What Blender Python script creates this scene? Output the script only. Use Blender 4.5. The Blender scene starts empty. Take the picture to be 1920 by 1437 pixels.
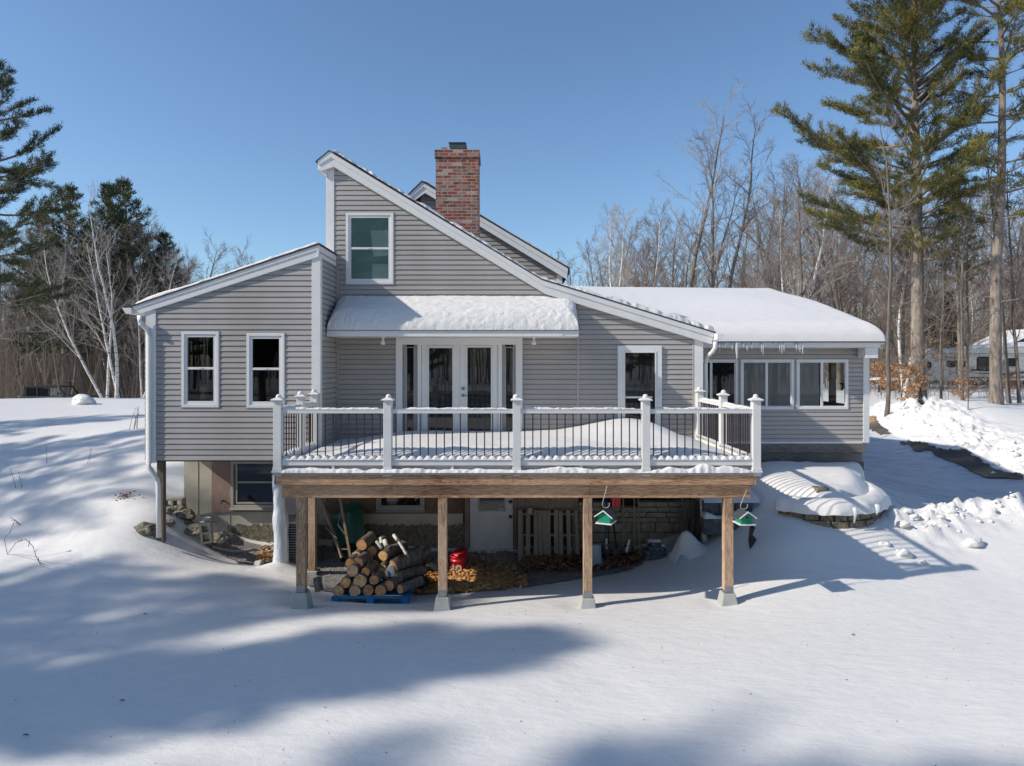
import bpy, math, random
import numpy as np
from mathutils import Vector, Matrix, Quaternion, noise
R = math.radians
scene = bpy.context.scene
COL = scene.collection
F, CX, HY, ZC = 1280.0, 960.0, 680.0, 3.75          # focal length and horizon of the camera, eye height
def P(px, py, D): return Vector(((px-CX)/F*D, D, ZC-(py-HY)/F*D))
def PX(px, D): return (px-CX)/F*D
def PZ(py, D): return ZC-(py-HY)/F*D
def PR(px, py):                                       # ray direction, used to lay points on the ground
    return (px-CX)/F, -(py-HY)/F

# ------------------------------------------------------------------ mesh builder
class MB:
    def __init__(s): s.v=[]; s.f=[]; s.m=[]; s.cm=0
    def add(s, vs, fs):
        n=len(s.v); s.v.extend([tuple(a) for a in vs]); s.f.extend([tuple(i+n for i in f) for f in fs]); s.m.extend([s.cm]*len(fs)); return s
    def box(s,x0,x1,y0,y1,z0,z1):
        if x0>x1:x0,x1=x1,x0
        if y0>y1:y0,y1=y1,y0
        if z0>z1:z0,z1=z1,z0
        return s.add([(x0,y0,z0),(x1,y0,z0),(x1,y1,z0),(x0,y1,z0),(x0,y0,z1),(x1,y0,z1),(x1,y1,z1),(x0,y1,z1)],
              [(0,3,2,1),(4,5,6,7),(0,1,5,4),(1,2,6,5),(2,3,7,6),(3,0,4,7)])
    def pbox(s,px0,px1,py0,py1,D,y0,y1):              # box whose outline is read at distance D
        return s.box(PX(px0,D),PX(px1,D),y0,y1,PZ(py1,D),PZ(py0,D))
    def quad(s,a,b,c,d): return s.add([a,b,c,d],[(0,1,2,3)])
    def prism(s,poly,y0,y1):                          # poly: list of (x,z), front at y0
        n=len(poly)
        vs=[(x,y0,z) for x,z in poly]+[(x,y1,z) for x,z in poly]
        fs=[tuple(range(n)),tuple(range(2*n-1,n-1,-1))]+[(i,i+n,(i+1)%n+n,(i+1)%n) for i in range(n)]
        return s.add(vs,fs)
    def prismx(s,poly,x0,x1):                         # poly: list of (y,z)
        n=len(poly)
        vs=[(x0,y,z) for y,z in poly]+[(x1,y,z) for y,z in poly]
        fs=[tuple(range(n)),tuple(range(2*n-1,n-1,-1))]+[(i,i+n,(i+1)%n+n,(i+1)%n) for i in range(n)]
        return s.add(vs,fs)
    def prismz(s,poly,z0,z1):
        n=len(poly)
        vs=[(x,y,z0) for x,y in poly]+[(x,y,z1) for x,y in poly]
        fs=[tuple(range(n)),tuple(range(2*n-1,n-1,-1))]+[(i,i+n,(i+1)%n+n,(i+1)%n) for i in range(n)]
        return s.add(vs,fs)
    def tube(s,pts,rad,k=6,caps=True,sx=1,sy=1):
        pts=[Vector(p) for p in pts]; n=len(pts)
        if not hasattr(rad,'__len__'): rad=[rad]*n
        vs=[]; 
        for i,p in enumerate(pts):
            t=(pts[min(i+1,n-1)]-pts[max(i-1,0)])
            if t.length<1e-9: t=Vector((0,0,1))
            t.normalize()
            up=Vector((0,0,1)) if abs(t.z)<.9 else Vector((0,1,0))
            a=t.cross(up).normalized(); b=a.cross(t)
            for j in range(k):
                c=2*math.pi*(j+.5)/k
                q=p+a*(math.cos(c)*rad[i]*sx)+b*(math.sin(c)*rad[i]*sy); vs.append((q.x,q.y,q.z))
        fs=[]
        for i in range(n-1):
            for j in range(k):
                j2=(j+1)%k; fs.append((i*k+j,i*k+j2,(i+1)*k+j2,(i+1)*k+j))
        if caps: fs.append(tuple(range(k-1,-1,-1))); fs.append(tuple(range((n-1)*k,n*k)))
        return s.add(vs,fs)
    def bar(s,a,b,w,d=None): return s.tube([a,b],w*.7071,4,True)
    def lathe(s,cx,cy,prof,k=16,cap=True):            # prof: (r,z)
        vs=[(cx+r*math.cos(2*math.pi*j/k),cy+r*math.sin(2*math.pi*j/k),z) for r,z in prof for j in range(k)]
        n=len(prof); fs=[(i*k+j,i*k+(j+1)%k,(i+1)*k+(j+1)%k,(i+1)*k+j) for i in range(n-1) for j in range(k)]
        if cap: fs.append(tuple(range(k-1,-1,-1))); fs.append(tuple(range((n-1)*k,n*k)))
        return s.add(vs,fs)
    def xform(s,M): s.v=[tuple(M@Vector(v)) for v in s.v]; return s
    def mesh(s,name,mats,smooth=False):
        me=bpy.data.meshes.new(name); me.from_pydata(s.v,[],s.f)
        if not isinstance(mats,(list,tuple)): mats=[mats]
        for m in mats: me.materials.append(m)
        if len(mats)>1: me.polygons.foreach_set('material_index',s.m)
        if smooth: me.polygons.foreach_set('use_smooth',[True]*len(s.f))
        me.update(); return me
    def build(s,name,mats,parent=None,smooth=False,bevel=0):
        o=bpy.data.objects.new(name,s.mesh(name,mats,smooth)); COL.objects.link(o)
        if parent is not None:
            o.parent=parent; o.location=-WL.get(parent.name,Vector((0,0,0))); WL[o.name]=Vector((0,0,0))
        if bevel:
            b=o.modifiers.new('bevel','BEVEL'); b.width=bevel; b.segments=2; b.limit_method='ANGLE'
        return o
WL={}
def tag(o,label=None,cat=None,group=None,kind=None):
    if label: o['label']=label
    if cat: o['category']=cat
    if group: o['group']=group
    if kind: o['kind']=kind
    return o
def empty(name,loc,label=None,cat=None,group=None):
    o=bpy.data.objects.new(name,None); o.empty_display_size=.2; COL.objects.link(o); o.location=loc; WL[o.name]=Vector(loc)
    return tag(o,label,cat,group)

# ------------------------------------------------------------------ materials
def newmat(name):
    m=bpy.data.materials.new(name); m.use_nodes=True; nt=m.node_tree; b=nt.nodes['Principled BSDF']; return m,nt,b
def nd(nt,t,**k):
    n=nt.nodes.new(t)
    for a,v in k.items():
        if a in n.inputs: n.inputs[a].default_value=v
        else: setattr(n,a,v)
    return n
def ramp(nt,fac,stops):
    r=nt.nodes.new('ShaderNodeValToRGB'); e=r.color_ramp.elements
    while len(e)<len(stops): e.new(.5)
    for x,(p,c) in zip(e,stops):
        x.position=p; x.color=(c[0],c[1],c[2],1) if hasattr(c,'__len__') else (c,c,c,1)
    nt.links.new(fac,r.inputs[0]); return r.outputs[0]
def coords(nt,scale=(1,1,1),src='Object'):
    t=nd(nt,'ShaderNodeTexCoord'); m=nd(nt,'ShaderNodeMapping'); m.inputs['Scale'].default_value=scale
    nt.links.new(t.outputs[src],m.inputs[0]); return m.outputs[0]
def bump(nt,b,h,strength=.3,dist=.02):
    n=nd(nt,'ShaderNodeBump'); n.inputs['Strength'].default_value=strength; n.inputs['Distance'].default_value=dist
    nt.links.new(h,n.inputs['Height']); nt.links.new(n.outputs[0],b.inputs['Normal']); return n
def M_noise(name,c1,c2,scale=(6,6,6),rough=.7,bs=.2,bd=.01,detail=6,spec=.3,metal=0,lo=.3,hi=.7,fine=None):
    m,nt,b=newmat(name); v=coords(nt,scale); n=nd(nt,'ShaderNodeTexNoise'); n.inputs['Scale'].default_value=1; n.inputs['Detail'].default_value=detail
    n.inputs['Roughness'].default_value=.62
    nt.links.new(v,n.inputs['Vector']); c=ramp(nt,n.outputs[0],[(lo,c1),(hi,c2)]); nt.links.new(c,b.inputs['Base Color'])
    b.inputs['Roughness'].default_value=rough; b.inputs['Specular IOR Level'].default_value=spec; b.inputs['Metallic'].default_value=metal
    if bs: bump(nt,b,n.outputs[0],bs,bd)
    return m
def M_wood(name,c1,c2,axis='x',sc=1.0,knots=True):
    m,nt,b=newmat(name)
    s={'x':(.55,7,7),'z':(7,7,.55),'y':(7,.55,7)}[axis]; v=coords(nt,tuple(a*sc for a in s))
    n=nd(nt,'ShaderNodeTexNoise'); n.inputs['Scale'].default_value=1.1; n.inputs['Detail'].default_value=3; nt.links.new(v,n.inputs['Vector'])
    mul=nd(nt,'ShaderNodeMath',operation='MULTIPLY'); mul.inputs[1].default_value=13; nt.links.new(n.outputs[0],mul.inputs[0])
    fr=nd(nt,'ShaderNodeMath',operation='FRACT'); nt.links.new(mul.outputs[0],fr.inputs[0])
    g=nd(nt,'ShaderNodeTexNoise'); g.inputs['Scale'].default_value=6; g.inputs['Detail'].default_value=5; nt.links.new(v,g.inputs['Vector'])
    a=nd(nt,'ShaderNodeMath',operation='MULTIPLY'); nt.links.new(fr.outputs[0],a.inputs[0]); a.inputs[1].default_value=.55
    ad=nd(nt,'ShaderNodeMath',operation='ADD'); nt.links.new(a.outputs[0],ad.inputs[0]); nt.links.new(g.outputs[0],ad.inputs[1])
    big=nd(nt,'ShaderNodeTexNoise'); big.inputs['Scale'].default_value=1.3; nt.links.new(coords(nt),big.inputs['Vector'])
    ad2=nd(nt,'ShaderNodeMath',operation='ADD'); nt.links.new(ad.outputs[0],ad2.inputs[0]); nt.links.new(big.outputs[0],ad2.inputs[1])
    mid=tuple((p+q)/2 for p,q in zip(c1,c2))
    c=ramp(nt,ad2.outputs[0],[(.85/2,c1),(1.2/2,mid),(1.6/2,c2)])
    half=nd(nt,'ShaderNodeMath',operation='MULTIPLY'); half.inputs[1].default_value=.5
    nt.links.new(ad2.outputs[0],half.inputs[0]); nt.links.new(half.outputs[0],c.node.inputs[0])
    nt.links.new(c,b.inputs['Base Color']); b.inputs['Roughness'].default_value=.75; b.inputs['Specular IOR Level'].default_value=.2
    bump(nt,b,ad.outputs[0],.25,.004); return m
def M_snow(name,rough_amt=.5):
    m,nt,b=newmat(name); v=coords(nt)
    n1=nd(nt,'ShaderNodeTexNoise'); n1.inputs['Scale'].default_value=3.2; n1.inputs['Detail'].default_value=8; n1.inputs['Roughness'].default_value=.6
    m2=nd(nt,'ShaderNodeMapping'); m2.inputs['Scale'].default_value=(1,2.2,1); m2.inputs['Rotation'].default_value=(0,0,.5); nt.links.new(v,m2.inputs[0]); nt.links.new(m2.outputs[0],n1.inputs['Vector'])
    n2=nd(nt,'ShaderNodeTexNoise'); n2.inputs['Scale'].default_value=42; n2.inputs['Detail'].default_value=4; nt.links.new(v,n2.inputs['Vector'])
    c=ramp(nt,n1.outputs[0],[(.2,(.71,.687,.655)),(.8,(.775,.752,.72))]); nt.links.new(c,b.inputs['Base Color'])
    b.inputs['Roughness'].default_value=.55; b.inputs['Specular IOR Level'].default_value=.25
    s=nd(nt,'ShaderNodeMath',operation='MULTIPLY_ADD'); nt.links.new(n2.outputs[0],s.inputs[0]); s.inputs[1].default_value=.12; nt.links.new(n1.outputs[0],s.inputs[2])
    bump(nt,b,s.outputs[0],rough_amt,.05); return m
def M_siding():
    m,nt,b=newmat('siding'); v=coords(nt,(.35,.35,9)); n=nd(nt,'ShaderNodeTexNoise'); n.inputs['Scale'].default_value=1.2; n.inputs['Detail'].default_value=4; nt.links.new(v,n.inputs['Vector'])
    c=ramp(nt,n.outputs[0],[(.25,(.37,.342,.32)),(.75,(.455,.425,.40))]); g2=nd(nt,'ShaderNodeTexNoise'); g2.inputs['Scale'].default_value=.55; g2.inputs['Detail'].default_value=7; nt.links.new(coords(nt,(1.6,1.6,.6)),g2.inputs['Vector']); gm=nd(nt,'ShaderNodeMix',data_type='RGBA',blend_type='MULTIPLY'); gm.inputs[0].default_value=1; nt.links.new(c,gm.inputs[6]); nt.links.new(ramp(nt,g2.outputs[0],[(.35,(.87,.86,.84)),(.62,(1.04,1.04,1.04))]),gm.inputs[7]); nt.links.new(gm.outputs[2],b.inputs['Base Color'])
    b.inputs['Roughness'].default_value=.5; b.inputs['Specular IOR Level'].default_value=.35
    g=nd(nt,'ShaderNodeTexNoise'); g.inputs['Scale'].default_value=1; g.inputs['Detail'].default_value=5; nt.links.new(coords(nt,(3,3,90)),g.inputs['Vector']); bump(nt,b,g.outputs[0],.12,.003); return m
def M_brick():
    m,nt,b=newmat('brick'); t=nd(nt,'ShaderNodeTexCoord'); s=nd(nt,'ShaderNodeSeparateXYZ'); nt.links.new(t.outputs['Object'],s.inputs[0])
    a=nd(nt,'ShaderNodeMath',operation='ADD'); nt.links.new(s.outputs[0],a.inputs[0]); nt.links.new(s.outputs[1],a.inputs[1])
    c=nd(nt,'ShaderNodeCombineXYZ'); nt.links.new(a.outputs[0],c.inputs[0]); nt.links.new(s.outputs[2],c.inputs[1])
    br=nd(nt,'ShaderNodeTexBrick'); br.inputs['Scale'].default_value=1; br.inputs['Brick Width'].default_value=.205; br.inputs['Row Height'].default_value=.068; br.inputs['Mortar Size'].default_value=.006
    br.inputs['Color1'].default_value=(0,0,0,1); br.inputs['Color2'].default_value=(1,1,1,1); br.inputs['Mortar'].default_value=(.5,.5,.5,1); nt.links.new(c.outputs[0],br.inputs['Vector'])
    cols=ramp(nt,br.outputs['Color'],[(0,(.07,.045,.038)),(.16,(.22,.062,.038)),(.35,(.29,.068,.04)),(.5,(.17,.05,.036)),(.62,(.25,.10,.06)),(.74,(.33,.21,.16)),(.85,(.12,.085,.07)),(.95,(.40,.31,.26))])
    n=nd(nt,'ShaderNodeTexNoise'); n.inputs['Scale'].default_value=14; n.inputs['Detail'].default_value=4; nt.links.new(t.outputs['Object'],n.inputs['Vector'])
    fl=ramp(nt,n.outputs[0],[(.56,0.0),(.68,.6)])
    mx=nd(nt,'ShaderNodeMix',data_type='RGBA'); nt.links.new(fl,mx.inputs[0]); nt.links.new(cols,mx.inputs[6]); mx.inputs[7].default_value=(.46,.33,.27,1)
    mo=nd(nt,'ShaderNodeMix',data_type='RGBA'); nt.links.new(br.outputs['Fac'],mo.inputs[0]); nt.links.new(mx.outputs[2],mo.inputs[6]); mo.inputs[7].default_value=(.42,.33,.27,1)
    nt.links.new(mo.outputs[2],b.inputs['Base Color']); b.inputs['Roughness'].default_value=.85
    inv=nd(nt,'ShaderNodeMath',operation='SUBTRACT'); inv.inputs[0].default_value=1; nt.links.new(br.outputs['Fac'],inv.inputs[1]); bump(nt,b,inv.outputs[0],.7,.01); return m
def M_glass():
    m,nt,b=newmat('clear_glass'); nt.nodes.remove(b); o=nt.nodes['Material Output']
    t=nd(nt,'ShaderNodeBsdfTransparent'); t.inputs[0].default_value=(.84,.88,.86,1); g=nd(nt,'ShaderNodeBsdfGlossy'); g.inputs['Roughness'].default_value=.005
    fr=nd(nt,'ShaderNodeFresnel'); fr.inputs[0].default_value=1.6; mx=nd(nt,'ShaderNodeMixShader')
    nt.links.new(fr.outputs[0],mx.inputs[0]); nt.links.new(t.outputs[0],mx.inputs[1]); nt.links.new(g.outputs[0],mx.inputs[2]); nt.links.new(mx.outputs[0],o.inputs[0]); return m
def M_ice():
    m,nt,b=newmat('ice'); b.inputs['Base Color'].default_value=(.80,.86,.9,1); b.inputs['Roughness'].default_value=.12; b.inputs['Transmission Weight'].default_value=.35; b.inputs['IOR'].default_value=1.31
    n=nd(nt,'ShaderNodeTexNoise'); n.inputs['Scale'].default_value=7; nt.links.new(coords(nt,(2,2,.5)),n.inputs['Vector']); bump(nt,b,n.outputs[0],.5,.05); return m
def M_end():
    m,nt,b=newmat('log_end'); oi=nd(nt,'ShaderNodeObjectInfo'); v=coords(nt)
    n=nd(nt,'ShaderNodeTexNoise'); n.inputs['Scale'].default_value=9; n.inputs['Detail'].default_value=5; n.inputs['Distortion'].default_value=1.2; nt.links.new(v,n.inputs['Vector'])
    base=ramp(nt,oi.outputs['Random'],[(0,(.66,.33,.13)),(.35,(.48,.25,.12)),(.6,(.78,.45,.17)),(.85,(.56,.42,.28)),(1,(.70,.38,.17))])
    d=ramp(nt,n.outputs[0],[(.25,(.45,.42,.38)),(.6,(1.1,1.05,1))])
    mx=nd(nt,'ShaderNodeMix',data_type='RGBA',blend_type='MULTIPLY'); mx.inputs[0].default_value=1; nt.links.new(base,mx.inputs[6]); nt.links.new(d,mx.inputs[7]); nt.links.new(mx.outputs[2],b.inputs['Base Color'])
    b.inputs['Roughness'].default_value=.85; return m
def M_bark(name,c1,c2,s=(14,14,3)): return M_noise(name,c1,c2,s,.9,.8,.02,6,.1,0,.3,.65)
def M_birch():
    m,nt,b=newmat('birch_bark'); n=nd(nt,'ShaderNodeTexNoise'); n.inputs['Scale'].default_value=1; n.inputs['Detail'].default_value=4; nt.links.new(coords(nt,(2.5,2.5,14)),n.inputs['Vector'])
    c=ramp(nt,n.outputs[0],[(.36,(.10,.08,.07)),(.44,(.62,.58,.53)),(.7,(.74,.71,.66))]); nt.links.new(c,b.inputs['Base Color']); b.inputs['Roughness'].default_value=.7; return m
def M_plain(name,c,rough=.5,spec=.4,metal=0,var=.06,sc=5,bs=.0):
    c2=tuple(min(1,x*(1+var)+var*.01) for x in c); c1=tuple(x*(1-var) for x in c)
    return M_noise(name,c1,c2,(sc,sc,sc),rough,bs,.005,4,spec,metal)
def M_needle(name,c1,c2,c3):
    m,nt,b=newmat(name); g=nd(nt,'ShaderNodeNewGeometry'); n=nd(nt,'ShaderNodeTexNoise'); n.inputs['Scale'].default_value=.55; n.inputs['Detail'].default_value=3; nt.links.new(coords(nt),n.inputs['Vector'])
    a=nd(nt,'ShaderNodeMath',operation='MULTIPLY_ADD'); nt.links.new(g.outputs['Random Per Island'],a.inputs[0]); a.inputs[1].default_value=.35; nt.links.new(n.outputs[0],a.inputs[2])
    nt.links.new(ramp(nt,a.outputs[0],[(.45,c1),(.65,c2),(.88,c3)]),b.inputs['Base Color']); b.inputs['Roughness'].default_value=.6; b.inputs['Specular IOR Level'].default_value=.25
    return m
W=dict(
 tint=M_plain('tinted_glass',(.008,.009,.01),.5,.05), snows=M_snow('smooth_snow',.16),
 snow=M_snow('snow',.42), snowr=M_snow('snow_rough',.9), siding=M_siding(),
 white=M_plain('white_trim',(.77,.755,.72),.4,.45,0,.04,3), cap=M_plain('white_composite',(.70,.685,.65),.5,.35,0,.04,4),
 shingle=M_noise('shingles',(.035,.035,.04),(.09,.09,.1),(30,30,30),.9,.5,.01),
 brick=M_brick(), metal=M_plain('galvanised_metal',(.30,.32,.33),.4,.5,.8,.25,8), dmetal=M_plain('dark_flue_metal',(.10,.11,.11),.45,.5,.6,.3,10),
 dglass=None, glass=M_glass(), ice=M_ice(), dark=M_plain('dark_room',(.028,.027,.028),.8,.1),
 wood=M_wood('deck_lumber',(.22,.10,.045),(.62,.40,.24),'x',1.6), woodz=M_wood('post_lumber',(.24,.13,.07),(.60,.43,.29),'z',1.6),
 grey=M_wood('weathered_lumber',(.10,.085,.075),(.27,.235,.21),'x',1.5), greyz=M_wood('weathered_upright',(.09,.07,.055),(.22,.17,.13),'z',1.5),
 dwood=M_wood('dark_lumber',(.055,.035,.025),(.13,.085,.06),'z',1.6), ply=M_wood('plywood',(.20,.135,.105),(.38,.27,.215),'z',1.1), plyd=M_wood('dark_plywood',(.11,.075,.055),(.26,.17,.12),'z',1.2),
 pallet=M_wood('pallet_wood',(.20,.16,.125),(.42,.35,.28),'z',2), black=M_plain('black_aluminium',(.045,.022,.018),.4,.4,.2),
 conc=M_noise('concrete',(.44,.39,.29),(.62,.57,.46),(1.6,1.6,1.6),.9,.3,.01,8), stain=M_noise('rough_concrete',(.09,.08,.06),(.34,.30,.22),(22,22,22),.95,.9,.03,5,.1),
 pier=M_noise('pier_concrete',(.36,.37,.34),(.47,.48,.44),(5,5,5),.9,.2,.01,8), block=M_noise('wall_block',(.24,.205,.155),(.42,.37,.29),(9,9,9),.95,.7,.02,6,.1),
 dblock=M_noise('dark_block',(.06,.065,.075),(.15,.16,.18),(12,12,12),.9,.6,.02), stone=M_noise('planter_stone',(.11,.09,.065),(.30,.26,.19),(14,14,14),.95,.9,.03,6,.1),
 rock=M_noise('rock',(.12,.10,.075),(.30,.27,.21),(5,5,5),.95,.8,.04), cinder=M_noise('cinder_block',(.30,.26,.20),(.42,.37,.29),(16,16,16),.95,.5,.01),
 end=M_end(), bark=M_bark('log_bark',(.055,.045,.038),(.20,.17,.145)), birch=M_birch(),
 tree=M_bark('tree_bark',(.09,.075,.062),(.22,.19,.16),(9,9,2)), pbark=M_bark('pine_bark',(.11,.09,.075),(.34,.285,.235),(8,8,2)), twig=M_noise('twigs',(.13,.105,.09),(.24,.20,.17),(.4,.4,.4),.8,0), twigr=M_noise('reddish_twigs',(.13,.092,.072),(.25,.19,.155),(.4,.4,.4),.8,0),
 btwig=M_noise('birch_twigs',(.26,.22,.19),(.46,.41,.37),(.5,.5,.5),.8,0), twigl=M_noise('pale_twigs',(.27,.23,.20),(.42,.37,.33),(.4,.4,.4),.8,0),
 brushm=M_noise('pale_brown_stems',(.20,.15,.115),(.38,.30,.235),(.3,.3,.3),.8,0), farm=M_noise('far_wood_bark',(.17,.135,.11),(.30,.245,.205),(.1,.1,.1),.8,0),
 pine=M_needle('pine_needles',(.03,.042,.018),(.115,.115,.032),(.27,.225,.055)), pined=M_needle('dark_pine_needles',(.02,.036,.024),(.055,.075,.033),(.14,.135,.04)), spruce=M_needle('spruce_needles',(.016,.024,.018),(.03,.042,.03),(.055,.06,.04)),
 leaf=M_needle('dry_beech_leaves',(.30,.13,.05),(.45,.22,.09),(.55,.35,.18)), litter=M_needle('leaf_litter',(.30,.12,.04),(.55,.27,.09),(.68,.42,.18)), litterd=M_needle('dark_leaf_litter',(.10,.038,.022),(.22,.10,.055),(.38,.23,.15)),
 gravel=M_noise('gravel',(.11,.10,.09),(.46,.43,.39),(38,38,38),.95,1,.03,3,.1,0,.35,.65), blue=M_wood('blue_paint',(.012,.12,.28),(.03,.21,.42),'x',2),
 red=M_plain('red_plastic',(.62,.015,.03),.35,.5), green=M_plain('green_plastic',(.012,.095,.06),.35,.5), bird=M_plain('green_paint',(.015,.24,.13),.6,.3), roofb=M_plain('dark_slate_paint',(.05,.06,.075),.7,.3),
 handle=M_wood('tool_handle',(.22,.15,.09),(.38,.28,.18),'z',3), bluep=M_plain('blue_plastic',(.02,.07,.25),.4,.4), orange=M_plain('orange_grip',(.55,.25,.04),.5,.4),
 rv=M_plain('cream_siding',(.62,.58,.50),.45,.4,0,.08,1.5), jeep=M_plain('dark_car_paint',(.030,.038,.046),.35,.5), rubber=M_plain('rubber',(.02,.02,.02),.85,.2), soft=M_plain('soft_top',(.022,.03,.034),.75,.2),
 acp=M_plain('painted_steel',(.35,.36,.35),.5,.4), acd=M_plain('fin_blue',(.02,.035,.055),.5,.4), blind=M_plain('green_blind',(.42,.60,.53),.8,.2), curt=M_plain('pale_curtain',(.72,.86,.78),.85,.1), curtw=M_plain('cream_curtain',(.42,.40,.36),.85,.1),
 shade=M_plain('grey_shade',(.42,.39,.40),.8,.2), brownp=M_plain('dark_brown_wood',(.10,.06,.025),.6,.3), redc=M_plain('red_cushion',(.20,.03,.03),.8,.1), bulb=M_plain('white_lamp',(.75,.74,.68),.3,.5), doorp=M_plain('basement_door_paint',(.72,.69,.70),.5,.4),
 vent=M_plain('sidelight_grey',(.30,.29,.28),.5,.4), brass=M_plain('dull_brass',(.12,.09,.06),.4,.5,.7), tarp=M_plain('black_tarp',(.012,.012,.013),.5,.4), concb=M_plain('white_bucket',(.55,.60,.66),.5,.4),
)
m,nt,b=newmat('dark_glass'); b.inputs['Base Color'].default_value=(.012,.013,.014,1); b.inputs['Roughness'].default_value=.015; b.inputs['IOR'].default_value=1.62; W['dglass']=m
n=nd(nt,'ShaderNodeTexNoise'); n.inputs['Scale'].default_value=1.2; nt.links.new(coords(nt),n.inputs['Vector']); bump(nt,b,n.outputs[0],.02,.02)
SKYS,SUNS,EXPO=0.105,3.9,0.2
# ------------------------------------------------------------------ camera, light, sky
SUN=Vector((4.15,1.2,-3.0)).normalized()
cam=bpy.data.cameras.new('camera'); co=bpy.data.objects.new('camera',cam); COL.objects.link(co)
co.location=(0,0,ZC); co.rotation_euler=(R(90),0,0); cam.sensor_width=36; cam.lens=36*F/1920; cam.shift_y=-(718.5-HY)/1920; cam.clip_end=3000; cam.clip_start=.1
scene.camera=co
w=bpy.data.worlds.new('World'); scene.world=w; w.use_nodes=True; nt=w.node_tree; bg=nt.nodes['Background']
sky=nt.nodes.new('ShaderNodeTexSky'); sky.sky_type='NISHITA'; sky.sun_disc=False; sky.sun_elevation=math.asin(-SUN.z); sky.sun_rotation=math.atan2(-SUN.x,-SUN.y)
sky.altitude=200; sky.air_density=1.0; sky.dust_density=.6; sky.ozone_density=1.6
tint=nd(nt,'ShaderNodeMix',data_type='RGBA',blend_type='MULTIPLY'); tint.inputs[0].default_value=1; tint.inputs[7].default_value=(.98,1.15,1.29,1); nt.links.new(sky.outputs[0],tint.inputs[6]); nt.links.new(tint.outputs[2],bg.inputs[0]); bg.inputs[1].default_value=SKYS
sl=bpy.data.lights.new('sun','SUN'); sl.energy=SUNS; sl.angle=R(.8); sl.color=(1,.935,.845); so=bpy.data.objects.new('sun',sl); COL.objects.link(so)
so.rotation_euler=SUN.to_track_quat('-Z','Y').to_euler(); so.location=(-30,-9,25)
scene.view_settings.view_transform='Standard'; scene.view_settings.look='None'; scene.view_settings.exposure=EXPO; scene.view_settings.gamma=1
scene.render.engine='CYCLES'; scene.cycles.max_bounces=7; scene.cycles.transparent_max_bounces=12; scene.cycles.diffuse_bounces=3

# ------------------------------------------------------------------ terrain
CP=[(-8,3,0),(-4,3,0),(0,3,0),(4,3,0),(8,3,0),(0,-20,.3),(-25,-20,.8),(25,-20,.3),(-8,7,.0),(-4,8,0),(0,8,0),(4,8,0),(8,8,.1),
(-14,8,.1),(-22,8,.5),(15,8,.2),(24,8,.3),(-30,-5,.8),(-12,11,.15),(-9,11,.10),(-7.2,11.3,.18),(-5.2,11.3,.05),(-4,11.2,0),
(-6.5,12.5,.38),(-7.3,12.6,.62),(-8.0,12.9,.62),(-10,13.3,.45),(-14,14,.6),(-7.8,13.6,.95),(-8.4,15,1.2),(-9.5,15,1.15),(-12,16,1.02),(-12,19,1.66),(-10.5,19.5,1.9),(-15,20,1.6),(-22,22,1.8),(-8.5,18,1.75),
(-24,34,1.98),(-18,34,1.98),(-10,34,2.0),(-10,26,2.0),(-18,26,1.88),(-30,48,.4),(-15,48,.6),(-45,50,.6),(-40,70,.5),(-20,80,.8),(-60,30,1.5),
(-7.4,16,1.42),(-7.1,14.5,.95),(-6.9,14,.8),(-6.75,13.4,.75),(-6.3,13.3,.38),(-5.9,13,.12),(-5.5,13.4,-.1),(-4.8,13.6,-.15),(-5,12.6,-.02),
(-4,12.2,-.12),(-3,13,-.24),(-1.5,13.5,-.28),(0,13.5,-.28),(1.5,13.5,-.24),(2.5,13.6,-.12),(0,11.5,-.15),(-2.3,11.3,-.21),(-3.2,11.2,-.12),(-2.3,10.85,-.13),(-2.3,10.3,0),(0,10.4,-.02),(-4,10.3,0),(3,10.4,0),(2,11.8,-.1),(1,12.4,-.2),
(3.2,13.4,.06),(4.0,13.6,.4),(4.3,12.8,.55),(3.5,12.2,.1),(5.1,14,1.3),(4.9,12,.62),(4.85,11.4,.30),(5.7,12.3,.66),(6.8,12.4,.62),(3.9,11.2,.14),(6.25,11.6,.3),(7.9,11.7,.2),(9.5,11.9,.25),(7.3,12.6,.55),
(8.7,13.3,.72),(10.2,13.5,.78),(12,13.5,.75),(13,11,.3),(8.7,14.9,.40),(11.5,16,.28),(10.5,18.5,.5),(13,18.5,.3),(14.4,20.5,.4),(8.2,15.9,.9),(13.5,23,.62),(14,26,.78),
(15.7,27,1.5),(16.7,22,1.25),(16.6,18.5,1.0),(17.9,27,1.75),(19,33,1.9),(25,30,1.85),(19.5,25,1.6),(22,20,1.5),(22,40,1.9),(40,45,1.8),(40,25,1.5),(15,45,1.9),(0,45,1.9),(0,30,1.9),(-5,30,1.95),(8,34,1.9),
(5,18,1.15),(2,18,1.1),(8,20,.9),(0,20,1.2),(-4,18,1.2),(0,14.8,.3),(-4,15,.6),
(0,100,2),(-60,120,1.2),(60,120,2.5),(110,50,2),(-110,50,1.5),(0,300,2),(-300,300,2),(300,300,2),(300,0,1),(-300,0,1),(0,-100,1),(-300,-300,1),(300,-300,1),(0,700,2),(0,-300,1)]
CPa=np.array(CP,float)
def _U(r2): return np.where(r2>1e-12,r2*np.log(np.maximum(r2,1e-12)),0)
def _solve():
    n=len(CPa); x,y,z=CPa.T; K=_U((x[:,None]-x)**2+(y[:,None]-y)**2)+np.eye(n)*.02; Q=np.c_[np.ones(n),x,y]
    A=np.block([[K,Q],[Q.T,np.zeros((3,3))]]); return np.linalg.solve(A,np.r_[z,0,0,0])
WT=_solve()
rs=np.random.RandomState(5)
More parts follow.
